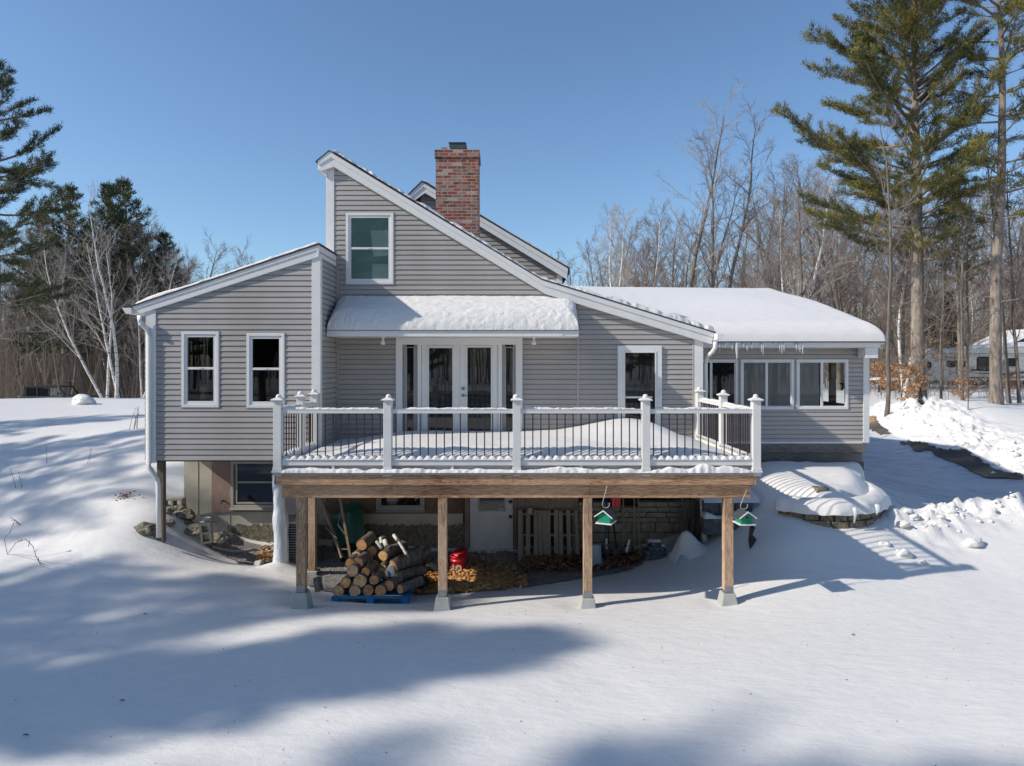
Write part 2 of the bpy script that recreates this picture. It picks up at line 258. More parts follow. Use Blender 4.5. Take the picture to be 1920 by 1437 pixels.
def vnoise(x,y,f,seed=0):                            # smooth value noise, vectorised
    x=x*f+seed*17.3; y=y*f-seed*9.1
    xi=np.floor(x).astype(int); yi=np.floor(y).astype(int); fx=x-xi; fy=y-yi; fx=fx*fx*(3-2*fx); fy=fy*fy*(3-2*fy)
    def h(a,b):
        n=(a*374761393+b*668265263+seed*1442695)&0x7fffffff; n=((n^(n>>13))*1274126177)&0x7fffffff; return ((n^(n>>16))&0xffff)/65535.0
    return (h(xi,yi)*(1-fx)+h(xi+1,yi)*fx)*(1-fy)+(h(xi,yi+1)*(1-fx)+h(xi+1,yi+1)*fx)*fy
def fbm(x,y,f,o=4,seed=0):
    s=0;a=1;t=0
    for k in range(o): s=s+a*vnoise(x,y,f*2**k,seed+k); t+=a; a*=.5
    return s/t-.5
def segd(x,y,a,b):
    ax,ay=a;bx,by=b; dx,dy=bx-ax,by-ay; t=np.clip(((x-ax)*dx+(y-ay)*dy)/(dx*dx+dy*dy),0,1); return np.hypot(x-ax-t*dx,y-ay-t*dy)
def inpoly(x,y,poly):
    c=np.zeros(x.shape,bool); n=len(poly)
    for i in range(n):
        x1,y1=poly[i];x2,y2=poly[(i+1)%n]
        if y1==y2: continue
        k=((y1>y)!=(y2>y))&(x<(x2-x1)*(y-y1)/(y2-y1)+x1); c^=k
    return c
def pold(x,y,poly):
    d=np.full(x.shape,1e9)
    for i in range(len(poly)): d=np.minimum(d,segd(x,y,poly[i],poly[(i+1)%len(poly)]))
    return d
def smooth(e0,e1,x): t=np.clip((x-e0)/(e1-e0),0,1); return t*t*(3-2*t)
ARC=[(5.05,12.95),(5.45,12.62),(5.95,12.5),(6.5,12.62),(6.95,12.95),(7.3,13.4),(7.5,13.9),(7.62,14.5)]
PLANT=ARC+[(7.7,15.35),(4.7,15.35),(4.75,13.7)]
def zt(x,y):
    x=np.atleast_1d(np.asarray(x,float)); y=np.atleast_1d(np.asarray(y,float)); sh=x.shape; xf=x.ravel(); yf=y.ravel(); out=np.empty(len(xf))
    for i in range(0,len(xf),20000):
        a=xf[i:i+20000];b=yf[i:i+20000]; r2=(a[:,None]-CPa[:,0])**2+(b[:,None]-CPa[:,1])**2
        out[i:i+20000]=_U(r2)@WT[:-3]+WT[-3]+WT[-2]*a+WT[-1]*b
    x=xf;y=yf; z=np.clip(out,-.4,5)
    near=np.exp(-((x/40)**2+((y-12)/40)**2))
    z+=fbm(x,y,.35,4,3)*.10*smooth(2.0,6,np.abs(y-13.2)+np.maximum(0,np.abs(x)-4))*(1+0*near)
    z+=fbm(x,y,.05,3,9)*.5*smooth(55,90,np.hypot(x,y))
    # rough snow on the left bank
    lm=smooth(-6.9,-8.5,x)*smooth(10.5,12,y)*(1-smooth(16,19,y)); z+=fbm(x,y,1.6,5,21)*.12*lm
    # ploughed lumps: near bank and far bank beside the drive
    d1=np.minimum(segd(x,y,(7.6,12.9),(8.6,13.45)),segd(x,y,(8.6,13.45),(13,13.8))); mk=np.exp(-(d1/.5)**2); z+=mk*(.17+fbm(x,y,2.2,4,31)*.5+np.maximum(0,fbm(x,y,5,3,32))*.6+np.maximum(0,.12-np.abs(fbm(x,y,3.5,3,33)))*.9)
    d2=np.minimum(segd(x,y,(16.2,29),(15.8,22)),segd(x,y,(15.8,22),(15.7,16))); mk=np.exp(-(d2/.95)**2); z+=mk*(.08+fbm(x,y,1.2,5,41)*.65+np.maximum(0,fbm(x,y,4,3,42))*.7+np.maximum(0,.12-np.abs(fbm(x,y,2.5,3,43)))*1.2)
    d3=np.hypot((x-17.6)/3.4,(y-26.6)/2.6); z+=.5*np.exp(-d3**2*1.6)
    # raised planting bed behind the curved stone wall
    ins=inpoly(x,y,PLANT); dd=pold(x,y,PLANT); dA=np.minimum.reduce([segd(x,y,p_,q_) for p_,q_ in zip(ARC,ARC[1:])]); h=1.02+.36*smooth(0,.6,dA)+.06*np.exp(-((x-7.0)**2+(y-13.9)**2)/.2)+fbm(x,y,1.1,4,51)*.12+.16*smooth(13.3,14.6,y); dd=np.minimum(dA,.1+.12*smooth(0,1.1,x-4.75)*9); 
    z=np.where(ins&(dA>.10),np.maximum(z,z*(1-smooth(.10,.22,dA)*smooth(0,1.2,x-4.75))+h*smooth(.10,.22,dA)*smooth(0,1.2,x-4.75)),z)
    # scoops melted round the post footings
    for fx in (-3.22,-1.09,1.17,3.35):
        z-=.05*np.exp(-(((x-fx+.1)/.3)**2+((y-10.75)/.28)**2))
    return z.reshape(sh)
def zg(x,y): return float(zt([x],[y])[0])
def ground_hit(px,py,d0=6,d1=60):                    # where the photograph's pixel meets the ground
    a,b=PR(px,py); D=np.linspace(d0,d1,1200); g=zt(a*D,D); k=np.where(ZC+b*D<=g)[0]
    i=k[0] if len(k) else len(D)-1; return Vector((a*D[i],D[i],g[i]))
def axis(lo,hi,step,far0,far1,g=1.12):
    c=list(np.arange(lo,hi,step)); s=step; v=hi; r=[]
    while v<far1: r.append(v); s*=g; v+=s
    r.append(far1); s=step; v=lo; l=[]
    while True:
        s*=g; v-=s
        if v<far0: break
        l.append(v)
    l.append(far0); return np.array(l[::-1]+c+r)
def grid_mesh(name,xs,ys,zf,mat,keep=None,parent=None):
    X,Y=np.meshgrid(xs,ys); Z=zf(X,Y); nx,ny=len(xs),len(ys); v=np.c_[X.ravel(),Y.ravel(),Z.ravel()]
    i=np.arange((nx-1)*(ny-1)); r=i//(nx-1); c=i%(nx-1); a=r*nx+c; f=np.c_[a,a+1,a+nx+1,a+nx]
    if keep is not None: k=keep(X,Y).ravel(); f=f[k[f].all(1)]
    me=bpy.data.meshes.new(name); me.vertices.add(len(v)); me.vertices.foreach_set('co',v.ravel()); me.loops.add(f.size); me.loops.foreach_set('vertex_index',f.ravel().astype(np.int32))
    me.polygons.add(len(f)); me.polygons.foreach_set('loop_start',np.arange(0,f.size,4,dtype=np.int32)); me.polygons.foreach_set('loop_total',np.full(len(f),4,dtype=np.int32)); me.polygons.foreach_set('use_smooth',np.ones(len(f),bool))
    me.update(calc_edges=True); me.validate(); me.materials.append(mat); o=bpy.data.objects.new(name,me); COL.objects.link(o); return o
gx=axis(-12,17.5,.075,-600,600,1.07); gy=axis(4.5,27,.075,-400,900,1.07)
g=grid_mesh('ground',gx,gy,lambda X,Y:zt(X,Y),W['snow']); tag(g,'snow covered ground sloping down around the house',None,None,'structure')
# drive
m,nt,b=newmat('packed_snow'); v=coords(nt,(.8,2.4,1)); n=nd(nt,'ShaderNodeTexNoise'); n.inputs['Scale'].default_value=1.4; n.inputs['Detail'].default_value=9; n.inputs['Roughness'].default_value=.7; nt.links.new(v,n.inputs['Vector'])
c=ramp(nt,n.outputs[0],[(.3,(.22,.22,.225)),(.42,(.50,.51,.53)),(.62,(.62,.63,.66))]); nt.links.new(c,b.inputs['Base Color']); b.inputs['Roughness'].default_value=.55; bump(nt,b,n.outputs[0],.6,.06); W['packed']=m
m,nt,b=newmat('sandy_asphalt'); v=coords(nt,(1,1,1)); n=nd(nt,'ShaderNodeTexNoise'); n.inputs['Scale'].default_value=.7; n.inputs['Detail'].default_value=6; nt.links.new(v,n.inputs['Vector'])
c=ramp(nt,n.outputs[0],[(.38,(.07,.062,.055)),(.5,(.15,.11,.075)),(.6,(.34,.22,.12))]); nt.links.new(c,b.inputs['Base Color']); b.inputs['Roughness'].default_value=.75; bump(nt,b,n.outputs[0],.3,.02); W['asph']=m
DRIVE=[(8.2,14.9),(9,14.5),(12.5,14.5),(18,14.4),(18,17.4),(14.9,18),(14.6,21),(14.6,31),(9,31),(9,20),(8.35,16.6)]
def drive_keep(X,Y):
    d=pold(X,Y,DRIVE)*np.where(inpoly(X,Y,DRIVE),1,-1); return d+fbm(X,Y,1.1,4,61)*.5>.05
o=grid_mesh('driveway',np.arange(7.4,18.5,.09),np.arange(13.8,31.5,.1),lambda X,Y:zt(X,Y)+.02+fbm(X,Y,2.5,4,66)*.05,W['packed'],drive_keep); tag(o,None,None,None,'structure')
STRIP=[(13.9,31),(14.7,31),(14.9,25),(15.0,17.4),(13.9,17.4),(13.5,20.8),(13.7,23.2),(13.95,26)]
def strip_keep(X,Y):
    d=pold(X,Y,STRIP)*np.where(inpoly(X,Y,STRIP),1,-1); return d+fbm(X,Y*.45,2.0,5,71)*1.5>.30
o=grid_mesh('bare_asphalt',np.arange(12.5,16.5,.06),np.arange(16.5,32,.08),lambda X,Y:zt(X,Y)+.062,W['asph'],strip_keep); tag(o,None,None,None,'structure')
GR=[(-4.0,12.1),(-3.2,11.75),(-1.2,11.9),(-.2,11.9),(1.2,12.3),(2.4,13.1),(2.9,13.95),(-4.2,13.95)]
def gkeep(X,Y):
    d=pold(X,Y,GR)*np.where(inpoly(X,Y,GR),1,-1); d2=pold(X,Y,[(-6.0,13.35),(-5.0,13.05),(-4.3,12.9),(-4.2,14.08),(-6.0,14.08)])*np.where(inpoly(X,Y,[(-6.0,13.35),(-5.0,13.05),(-4.3,12.9),(-4.2,14.08),(-6.0,14.08)]),1,-1)
    return np.maximum(d,d2)+fbm(X,Y,1.8,4,81)*.55>0.0
o=grid_mesh('gravel',np.arange(-6.2,3.2,.04),np.arange(11.3,14.15,.04),lambda X,Y:zt(X,Y)+.018+fbm(X,Y,14,2,85)*.03,W['gravel'],gkeep); tag(o,None,None,None,'structure')

# ------------------------------------------------------------------ leaf litter
def flakes(name,mat,n,xf,size,seed,lift,label,cat='leaves'):
    r=random.Random(seed); mb=MB(); pts=[xf(r) for _ in range(n)]
    zs=zt([p[0] for p in pts],[p[1] for p in pts])
    for (x,y,hh),z in zip(pts,zs):
        s=size*r.uniform(.6,1.3); q=Matrix.Rotation(r.uniform(0,6.28),3,'Z')@Matrix.Rotation(r.gauss(0,.6),3,'X')@Matrix.Rotation(r.gauss(0,.5),3,'Y')
        c=Vector((x,y,z+lift+hh)); vs=[c+q@Vector(a) for a in ((-s,0,0),(0,-s*.5,s*.15),(s,0,0),(0,s*.5,s*.15))]; mb.add(vs,[(0,1,2,3)])
    o=mb.build(name,mat); return tag(o,label,cat,None,'stuff')
def lz(r):
    x=r.gauss(-1.15,.62); y=r.gauss(12.75,.42); y=min(max(y,11.95),13.9); x=min(max(x,-2.6),.25); return (x,y,r.random()*.07*math.exp(-((x+1.15)**2+(y-12.9)**2)))
flakes('leaf_litter',W['litter'],5200,lz,.045,1,.03,'bright orange wood chips and dry leaves scattered in the sun beside the log pile')
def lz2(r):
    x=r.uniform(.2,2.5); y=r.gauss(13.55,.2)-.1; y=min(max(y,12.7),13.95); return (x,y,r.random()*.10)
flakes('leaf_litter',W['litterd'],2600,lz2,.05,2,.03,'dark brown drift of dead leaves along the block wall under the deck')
def lz3(r): return (r.uniform(-5.1,-3.9),min(r.gauss(13.6,.2),14.05),r.random()*.05)
flakes('leaf_litter',W['litter'],500,lz3,.04,3,.03,'small patch of brown leaves on gravel below the left basement window')
# ------------------------------------------------------------------ house
DM,DW,DS=13.8,12.6,15.5
PITCH,LAP,GRV=.1005,.0135,.016
def siding(mb,M,xl,xr,z0,z1,holes=(),breaks=(),pitch=PITCH,zoff=0.0):
    """lapped boards; M(u,off,z)->point; xl,xr functions of z; holes (u0,u1,za,zb)"""
    k0=math.floor((z0-zoff)/pitch); zs=set([z0,z1]); k=k0
    while zoff+k*pitch<z1: zs.add(max(z0,zoff+k*pitch)); k+=1
    for b in list(zs): zs.add(b-GRV)
    for b in breaks: zs.add(b)
    for h in holes: zs.add(h[2]); zs.add(h[3])
    zs=sorted(z for z in zs if z0-1e-9<=z<=z1+1e-9)
    for a,b in zip(zs,zs[1:]):
        if b-a<1e-5: continue
        mid=(a+b)/2; base=zoff+math.floor((mid-zoff)/pitch)*pitch
        gz=base+pitch-GRV; rec=a>=gz-1e-6
        of=lambda z: -.018 if rec else .002+(LAP-.002)*(1-(z-base)/(pitch-GRV))
        oa,ob=of(a),of(b)
        la,ra,lb,rb=xl(a),xr(a),xl(b),xr(b)
        cuts=sorted((h[0],h[1]) for h in holes if h[2]<mid<h[3])
        seg=[]; cur=None
        s=(la,lb)
        for c in cuts: seg.append((s,(c[0],c[0]))); s=(c[1],c[1])
        seg.append((s,(ra,rb)))
        for (a0,b0),(a1,b1) in seg:
            if a1-a0<1e-4 and b1-b0<1e-4: continue
            a1=max(a0,a1); b1=max(b0,b1)
            mb.quad(M(a0,oa,a),M(a1,oa,a),M(b1,ob,b),M(b0,ob,b))
            if abs(a-base)<1e-6 and not rec: mb.quad(M(a0,-.018,a),M(a1,-.018,a),M(a1,oa,a),M(a0,oa,a))
            if abs(a-gz)<1e-6: mb.quad(M(a0,-.018,a),M(a1,-.018,a),M(a1,.002,a),M(a0,.002,a))
def front(D): return lambda u,o,z:(u,D-o,z)
def rightside(X): return lambda u,o,z:(X+o,u,z)
def lin(pts):                                        # piecewise x(z) from list of (z,x)
    pts=sorted(pts)
    def f(z):
        if z<=pts[0][0]: return pts[0][1]
        for (a,p),(b,q) in zip(pts,pts[1:]):
            if z<=b: return p+(q-p)*(z-a)/(b-a) if b>a else q
        return pts[-1][1]
    return f
H=empty('house',(0,DM,-.25),'grey clapboard house with a steep asymmetrical gable, brick chimney and snow on its roofs','house')
holes_main=[(PX(650,DM),PX(737,DM),PZ(533,DM),PZ(400,DM)),(PX(744,DM),PX(978,DM),1.9,PZ(634,DM)),(PX(1158,DM),PX(1240,DM),1.9,PZ(649,DM))]
DR=13.70                                             # plane of the rake boards
rB,rC,rE=P(617.5,284.5,DR),P(1015,525,DR),P(1338,624,DR); rA=P(595,303,DR)
lim=lin([(rB.z-.13,rB.x),(rC.z-.13,rC.x),(rE.z-.13,rE.x)])
mb=MB(); siding(mb,front(DM),lambda z:-3.74,lambda z:min(3.83,lim(z)),1.85,rB.z-.14,holes_main,[rC.z-.13,rE.z-.13])
mb.build('siding_wall',W['siding'],H)
# wing
wl=PX(272,DW); wtl,wtr=P(250,583,12.565),P(597,468,12.565)
wx=PX(600,DW)
wlim=lambda z: wl if z<wtl.z else wl+(wx-wl)*min(1,(z-wtl.z)/(wtr.z-wtl.z))
wz0=PZ(864,DW)
def wleft(z):
    t=(z-wtl.z)/(wtr.z-wtl.z); return max(wl,wtl.x+t*(wtr.x-wtl.x))
hw=[(PX(342,DW),PX(411,DW),PZ(764,DW),PZ(623,DW)),(PX(464,DW),PX(534,DW),PZ(765,DW),PZ(625,DW))]
mb=MB(); siding(mb,front(DW),wleft,lambda z:wx,wz0,wtr.z-.02,hw,[wtl.z],zoff=.04); mb.build('siding_wall',W['siding'],H)
mb=MB(); siding(mb,rightside(-3.56),lambda z:DW,lambda z:DM,1.85,5.86,pitch=PITCH,zoff=.04); mb.build('siding_wall',W['siding'],H)
# sunroom
sxr=PX(1628,DS); sz0=PZ(829,DS); sz1=PZ(650,DS)+.05
SW=[(1285,1383),(1388,1488),(1493,1590)]
hs=[(PX(a,DS),PX(b,DS),PZ(767,DS),PZ(675,DS)) for a,b in SW]
mb=MB(); siding(mb,front(DS),lambda z:3.9,lambda z:sxr,sz0,sz1,hs,zoff=.02); mb.build('siding_wall',W['siding'],H)
# hidden sides and floors
for bx_ in ((-3.76,-3.70,DM,21,1.9,7.8),(3.80,3.85,DM+.03,21,0.9,4.25),(wl,wl+.04,DW+.03,19,wz0,4.75),(-3.7,3.8,20.9,21,1.9,4.2)):
    mb=MB(); mb.box(*bx_); mb.build('siding_wall',W['siding'],H)
mb=MB(); ring=[(DS+.03,sz0),(26,sz0),(26,4.2),(DS+.03,4.2)]; hole_=[(16.3,2.75),(18.4,2.75),(18.4,4.0),(16.3,4.0)]
for xx in (sxr-.05,sxr): mb.add([(xx,y_,z_) for y_,z_ in ring+hole_],[(0,1,5,4),(1,2,6,5),(2,3,7,6),(3,0,4,7)])
mb.build('siding_wall',W['siding'],H)
mb=MB(); mb.box(wl+.02,-3.58,DW+.02,DM+.2,wz0-.02,wz0+.03); mb.box(3.9,sxr-.05,DS+.02,26,sz0-.01,sz0+.03); mb.box(-3.6,3.8,DM+.02,14.1,1.86,1.9); mb.build('floor',W['dwood'],H)
# white trim -------------------------------------------------
mb=MB(); mb.box(PX(612,DM),PX(627,DM),DM-.022,DM+.1,3.0,rB.z-.2); mb.build('corner_board',W['white'],H,bevel=.004)
mb=MB(); mb.box(PX(1302,DM),PX(1318,DM),DM-.022,DM+.1,1.9,PZ(636,DM)); mb.build('corner_board',W['white'],H,bevel=.004)
mb=MB(); mb.box(PX(274,DW),PX(293,DW),DW-.022,DW+.1,PZ(868,DW),PZ(582,DW)); mb.build('corner_board',W['white'],H,bevel=.004)
mb=MB(); mb.box(PX(585,DW),-3.53,DW-.022,DW+.0,PZ(755,DW)-.9,PZ(476,DW)); mb.build('corner_board',W['white'],H,bevel=.004)
mb=MB(); mb.box(-3.56,-3.53,DW+.002,DW+.10,1.9,PZ(478,DW)); mb.build('corner_board',W['white'],H,bevel=.004)
mb=MB(); mb.box(PX(1618,DS),sxr+.015,DS-.022,DS+.1,sz0-.02,PZ(650,DS)); mb.build('corner_board',W['white'],H,bevel=.004)
mb=MB(); mb.box(3.9,PX(1617,DS),DS-.022,DS+.01,sz0-.035,sz0+.01); mb.build('starter_strip',W['white'],H,bevel=.004)
mb=MB(); mb.box(PX(1081.5,DM),PX(1086,DM),DM-.018,DM+.01,1.95,PZ(597,DM)); mb.build('corner_channel',W['siding'],H,bevel=.004)
mb=MB(); mb.box(PX(1298,DM),PX(1302,DM),DM-.02,DM,1.9,PZ(636,DM)); mb.build('corner_channel',W['siding'],H,bevel=.004)
mb=MB(); mb.box(-3.545,-3.50,DM-.03,DM-.012,1.95,5.7); mb.build('corner_channel',W['siding'],H)
# rake boards
lB,lC,lE,lA=P(626,313,DR),P(1024,552,DR),P(1335,646,DR),P(601,321,DR)
xz=lambda v:(v.x,v.z)
mb=MB(); mb.prism([xz(rB),xz(rC),xz(lC),xz(lB)],DR,DR+.04); mb.prism([xz(rC),xz(rE),xz(lE),xz(lC)],DR,DR+.04); mb.prism([xz(rA),xz(rB),xz(lB),xz(lA)],DR,DR+.04)
n1=(lB-rB)*.42
mb.prism([xz(rB),xz(rC),xz(rC+(lC-rC)*.4),xz(rB+(lB-rB)*.4)],DR-.018,DR-.001); mb.prism([xz(rC),xz(rE),xz(rE+(lE-rE)*.4),xz(rC+(lC-rC)*.4)],DR-.018,DR-.001); mb.prism([xz(rA),xz(rB),xz(rB+(lB-rB)*.4),xz(rA+(lA-rA)*.4)],DR-.018,DR-.001)
# soffit behind rake
mb.prism([xz(lB),xz(lC),(lC.x,lC.z+.02),(lB.x,lB.z+.02)],DR+.041,DM-.001); mb.prism([xz(lC),xz(lE),(lE.x,lE.z+.02),(lC.x,lC.z+.02)],DR+.041,DM-.001)
mb.prism([(lA.x,lA.z),(PX(612,DR)-.01,lA.z-.12),(PX(612,DR)-.01,lA.z+.1),(lA.x,lA.z+.14)],DR+.041,21)
mb.build('rake_board',W['white'],H,bevel=.004)
def slab(pts,y0,y1,t,name,mat,drop=0):               # extruded roof deck along +Y following the pts (x,z)
    mb=MB()
    for a,b in zip(pts,pts[1:]): mb.prism([(a[0],a[1]-drop),(b[0],b[1]-drop),(b[0],b[1]-drop-t),(a[0],a[1]-drop-t)],y0,y1)
    return mb.build(name,mat,H)
up=lambda p,d:(p[0],p[1]+d)
slab([up(xz(rA),.0),up(xz(rB),.0),up(xz(rC),.0),up(xz(rE),.0)],DR+.042,21,.14,'roof_deck',W['white'],.025)
ext=lambda p,dx,dz:(p[0]+dx,p[1]+dz)
roof=slab([ext(xz(rA),-.03,.0),ext(xz(rB),0,.024),ext(xz(rC),0,.024),ext(xz(rE),.04,.012)],DR-.03,21,.02,'roof',W['shingle'])
# wing roof
a,b=P(247,575,12.565),P(597,459.5,12.565); la,lb=P(262,589,12.565),P(590,484,12.565)
lb=P(597,482,12.565)
mb=MB(); mb.prism([xz(a),xz(b),xz(lb),xz(la)],12.565,12.590)
q=lambda p,r,t:(p.x+(r.x-p.x)*t,p.z+(r.z-p.z)*t)
mb.prism([xz(a),xz(b),q(b,lb,.38),q(a,la,.38)],12.548,12.564)
mb.prism([q(a,la,.62),q(b,lb,.62),xz(lb),xz(la)],12.556,12.564)
mb.prism([xz(la),xz(lb),(lb.x,lb.z+.02),(la.x,la.z+.02)],12.591,DW+.02)
mb.build('rake_board',W['white'],H,bevel=.003)
mb=MB(); mb.box(b.x-.03,b.x+.012,12.55,DM-.005,lb.z,b.z-.005); mb.box(b.x-.12,b.x-.031,12.592,DM-.005,lb.z,lb.z+.02)
mb.build('fascia',W['white'],H,bevel=.003)
wroof=MB(); wroof.prism([ext(xz(a),-.05,-.0),ext(xz(b),.03,.03),ext(xz(b),.03,.002),ext(xz(a),-.05,-.03)],12.535,DM-.003)
xm=-3.77; t=(xm-a.x)/(b.x-a.x); zm=a.z+t*(b.z-a.z); wroof.prism([ext(xz(a),-.05,0),(xm,zm+.03),(xm,zm),ext(xz(a),-.05,-.03)],DM-.002,19)
wroof.build('roof',W['shingle'],H)
mb=MB(); mb.prism([xz(a),(xm,zm),(xm,zm-.14),(a.x,a.z-.14)],12.592,19,) ; mb.build('roof_deck',W['white'],H)
# gutter and downspout of wing
gxw=a.x-.10
mb=MB(); mb.prism([(gxw-.05,a.z-.03),(gxw+.12,a.z-.03),(gxw+.12,a.z-.14),(gxw+.02,a.z-.14)],12.51,19); mb.build('gutter',W['white'],H,bevel=.004)
ds=lambda *pts: [P(*p) for p in pts]
mb=MB(); mb.tube(ds((262,592,12.48),(262,604,12.48),(276,618,12.55),(279,632,12.55),(279,868,12.55),(281,878,12.55),(295,900,12.55),(297,912,12.55),(298,1008,12.55)),.040,8,sx=1.15,sy=.9); 
mb.build('downspout',W['white'],H,True)
for q1,q2 in (((264,606,12.48),(275,617,12.565)),((282,879,12.55),(294,899,12.55))):
    A,B=P(*q1),P(*q2); mb=MB()
    for k in range(7):
        c=A.lerp(B,k/6); d=(B-A).normalized()*.006; mb.tube([c-d,c+d],.052,8,sx=1.1,sy=.9)
    mb.build('downspout_elbow',W['white'],H)
# main right gutter + downspout
mb=MB(); mb.prism([(rE.x-.0,rE.z-.03),(rE.x+.13,rE.z-.03),(rE.x+.09,rE.z-.15),(rE.x,rE.z-.15)],13.45,15.0); mb.build('gutter',W['white'],H,bevel=.004)
mb=MB(); mb.tube(ds((1341,641,13.6),(1341,652,13.6),(1336,660,13.65),(1327,668,13.95),(1323,678,14.0),(1323,880,14.0)),.042,8); mb.build('downspout',W['white'],H,True)
# second gable behind
D2=16.5; g0,g1,g2=P(766,367,D2),P(791.5,342,D2),P(1065,504,D2); h0,h1,h2=P(774,378,D2),P(797,362,D2),P(1063,524,D2)
mb=MB(); mb.prism([xz(g1),xz(g2),xz(h2),xz(h1)],D2,D2+.04); mb.prism([xz(g0),xz(g1),xz(h1),xz(h0)],D2,D2+.04)
mb.prism([xz(g1),xz(g2),q(g2,h2,.45),q(g1,h1,.45)],D2-.02,D2-.001); mb.prism([xz(g0),xz(g1),q(g1,h1,.45),q(g0,h0,.45)],D2-.02,D2-.001)
mb.box(PX(1044,16.75),PX(1054,16.75),16.72,16.85,5.0,PZ(515,16.75))
mb.build('rake_board',W['white'],H,bevel=.003)
mb=MB(); l2=lin([(g1.z-.12,g1.x),(g2.z-.12,g2.x)]); l3=lin([(g0.z-.1,g0.x+.25),(g1.z-.1,g1.x)])
siding(mb,front(16.75),lambda z:max(-2.4,l3(z)),lambda z:min(PX(1054,16.75),l2(z)),4.6,g1.z-.15,(),[g2.z-.12]); mb.build('siding_wall',W['siding'],H)
mb=MB(); mb.prism([ext(xz(g0),-.03,.01),ext(xz(g1),0,.035),ext(xz(g2),.04,.02),ext(xz(g2),.04,-.12),ext(xz(g1),0,-.12),ext(xz(g0),0,-.1)],D2+.042,21); mb.prism([ext(xz(g0),-.03,.01),ext(xz(g1),0,.035),ext(xz(g2),.04,.02),ext(xz(g2),.04,-.01),ext(xz(g1),0,.004),ext(xz(g0),-.03,-.01)],D2-.04,D2+.041)
mb.build('roof',W['shingle'],H)
# chimney
D3=14.6; ch=MB(); x0,x1=PX(817,D3),PX(897,D3); cy1=D3+.62; z1=PZ(281,D3)
ch.box(x0,x1,D3,cy1,5.2,z1-.17); ch.box(x0-.022,x1+.022,D3-.022,cy1+.022,z1-.17,z1)
cho=ch.build('chimney',W['brick'],roof)
mb=MB(); mb.box(x0+.12,x0+.24,D3+.02,D3+.12,z1,z1+.06); mb.build('loose_brick',W['brick'],roof)
cx=(PX(857,D3)); cyc=D3+.3
mb=MB(); mb.lathe(cx,cyc,[(.135,z1-.02),(.135,z1+.09),(.14,z1+.1)],20); 
zt0=z1+.075
mb.prism([(cx-.19,z1+.20),(cx+.17,z1+.20),(cx+.20,z1+.105),(cx+.12,z1+.07),(cx-.13,z1+.07),(cx-.185,z1+.12)],cyc-.13,cyc+.15); mb.box(cx-.2,cx+.18,cyc-.15,cyc+.17,z1+.2,z1+.212)
mb.build('flue_cap',W['dmetal'],roof,bevel=.004)
# sunroom eave, roof
ez=PZ(640,15.1); ezb=PZ(652,15.1); sx0,sx1=4.0,PX(1656,15.1)
mb=MB(); mb.box(3.87,sx1-.02,15.1,15.13,ezb,ez-.03); mb.box(3.87,sx1,15.06,15.099,ez-.075,ez-.02); mb.box(3.87,sx1,15.131,DS+.01,ezb,ezb+.015)
mb.box(PX(1619,15.2),PX(1643,15.2),15.12,15.46,PZ(672,15.2),ezb-.002)
rz=5.80; ry=21.0; sl_=(rz-ez)/(ry-15.05)
mb.prismx([(15.1,ez-.03),(ry,rz-.03),(ry,rz-.22),(15.1,ez-.17)],sx1-.05,sx1-.01); mb.prismx([(26.9,ez-.03),(ry,rz-.03),(ry,rz-.22),(26.9,ez-.17)],sx1-.05,sx1-.01)
mb.build('fascia',W['white'],H,bevel=.004)
mb=MB(); mb.prismx([(15.03,ez-.01),(ry,rz+.0),(26.95,ez-.01),(26.95,ez-.03),(ry,rz-.028),(15.03,ez-.03)],.5,sx1+.02); mb.build('roof',W['shingle'],H)
# awning roof over the entry
ya,yb=13.02,DM-.014; az=PZ(618,ya); axl,axr=-3.535,PX(1085,ya); atop=PZ(570,DM)
mb=MB(); mb.box(axl,axr,ya,ya+.03,PZ(631,ya),az-.02); mb.box(axl,axr+.0,ya+.031,yb,PZ(631,ya),PZ(631,ya)+.015); mb.prismx([(ya+.031,PZ(631,ya)+.016),(ya+.031,az-.02),(yb,atop-.02),(yb,PZ(631,ya)+.016)],axr-.03,axr-.002)
mb.box(PX(747,ya),axr-.3,ya-.012,ya-.001,PZ(631,ya)-.002,PZ(626,ya))
mb.build('awning_fascia',W['white'],H,bevel=.003)
mb=MB(); mb.prismx([(ya-.03,az-.018),(ya-.03,az+.01),(yb,atop+.01),(yb,atop-.018)],axl-.0,axr+.02); aw=mb.build('awning',W['shingle'],H)
# lamps under awning
for px in (718,1001):
    c=P(px,638,13.25); zt_=PZ(631,ya)
    mb=MB(); mb.lathe(c.x,c.y,[(.045,zt_-.002),(.045,zt_-.02),(.02,zt_-.03),(.022,zt_-.055)],14); L=mb.build('flood_lamp',W['bulb'],H,True)
    mb=MB(); mb.lathe(0,0,[(.02,0),(.028,-.02),(.032,-.045),(.05,-.085),(.046,-.1),(.0,-.105)],16,False); mb.xform(Matrix.Translation((c.x,c.y,zt_-.05))@Matrix.Rotation(R(-12),4,'X')); mb.build('lamp_bulb',W['bulb'],L,True)
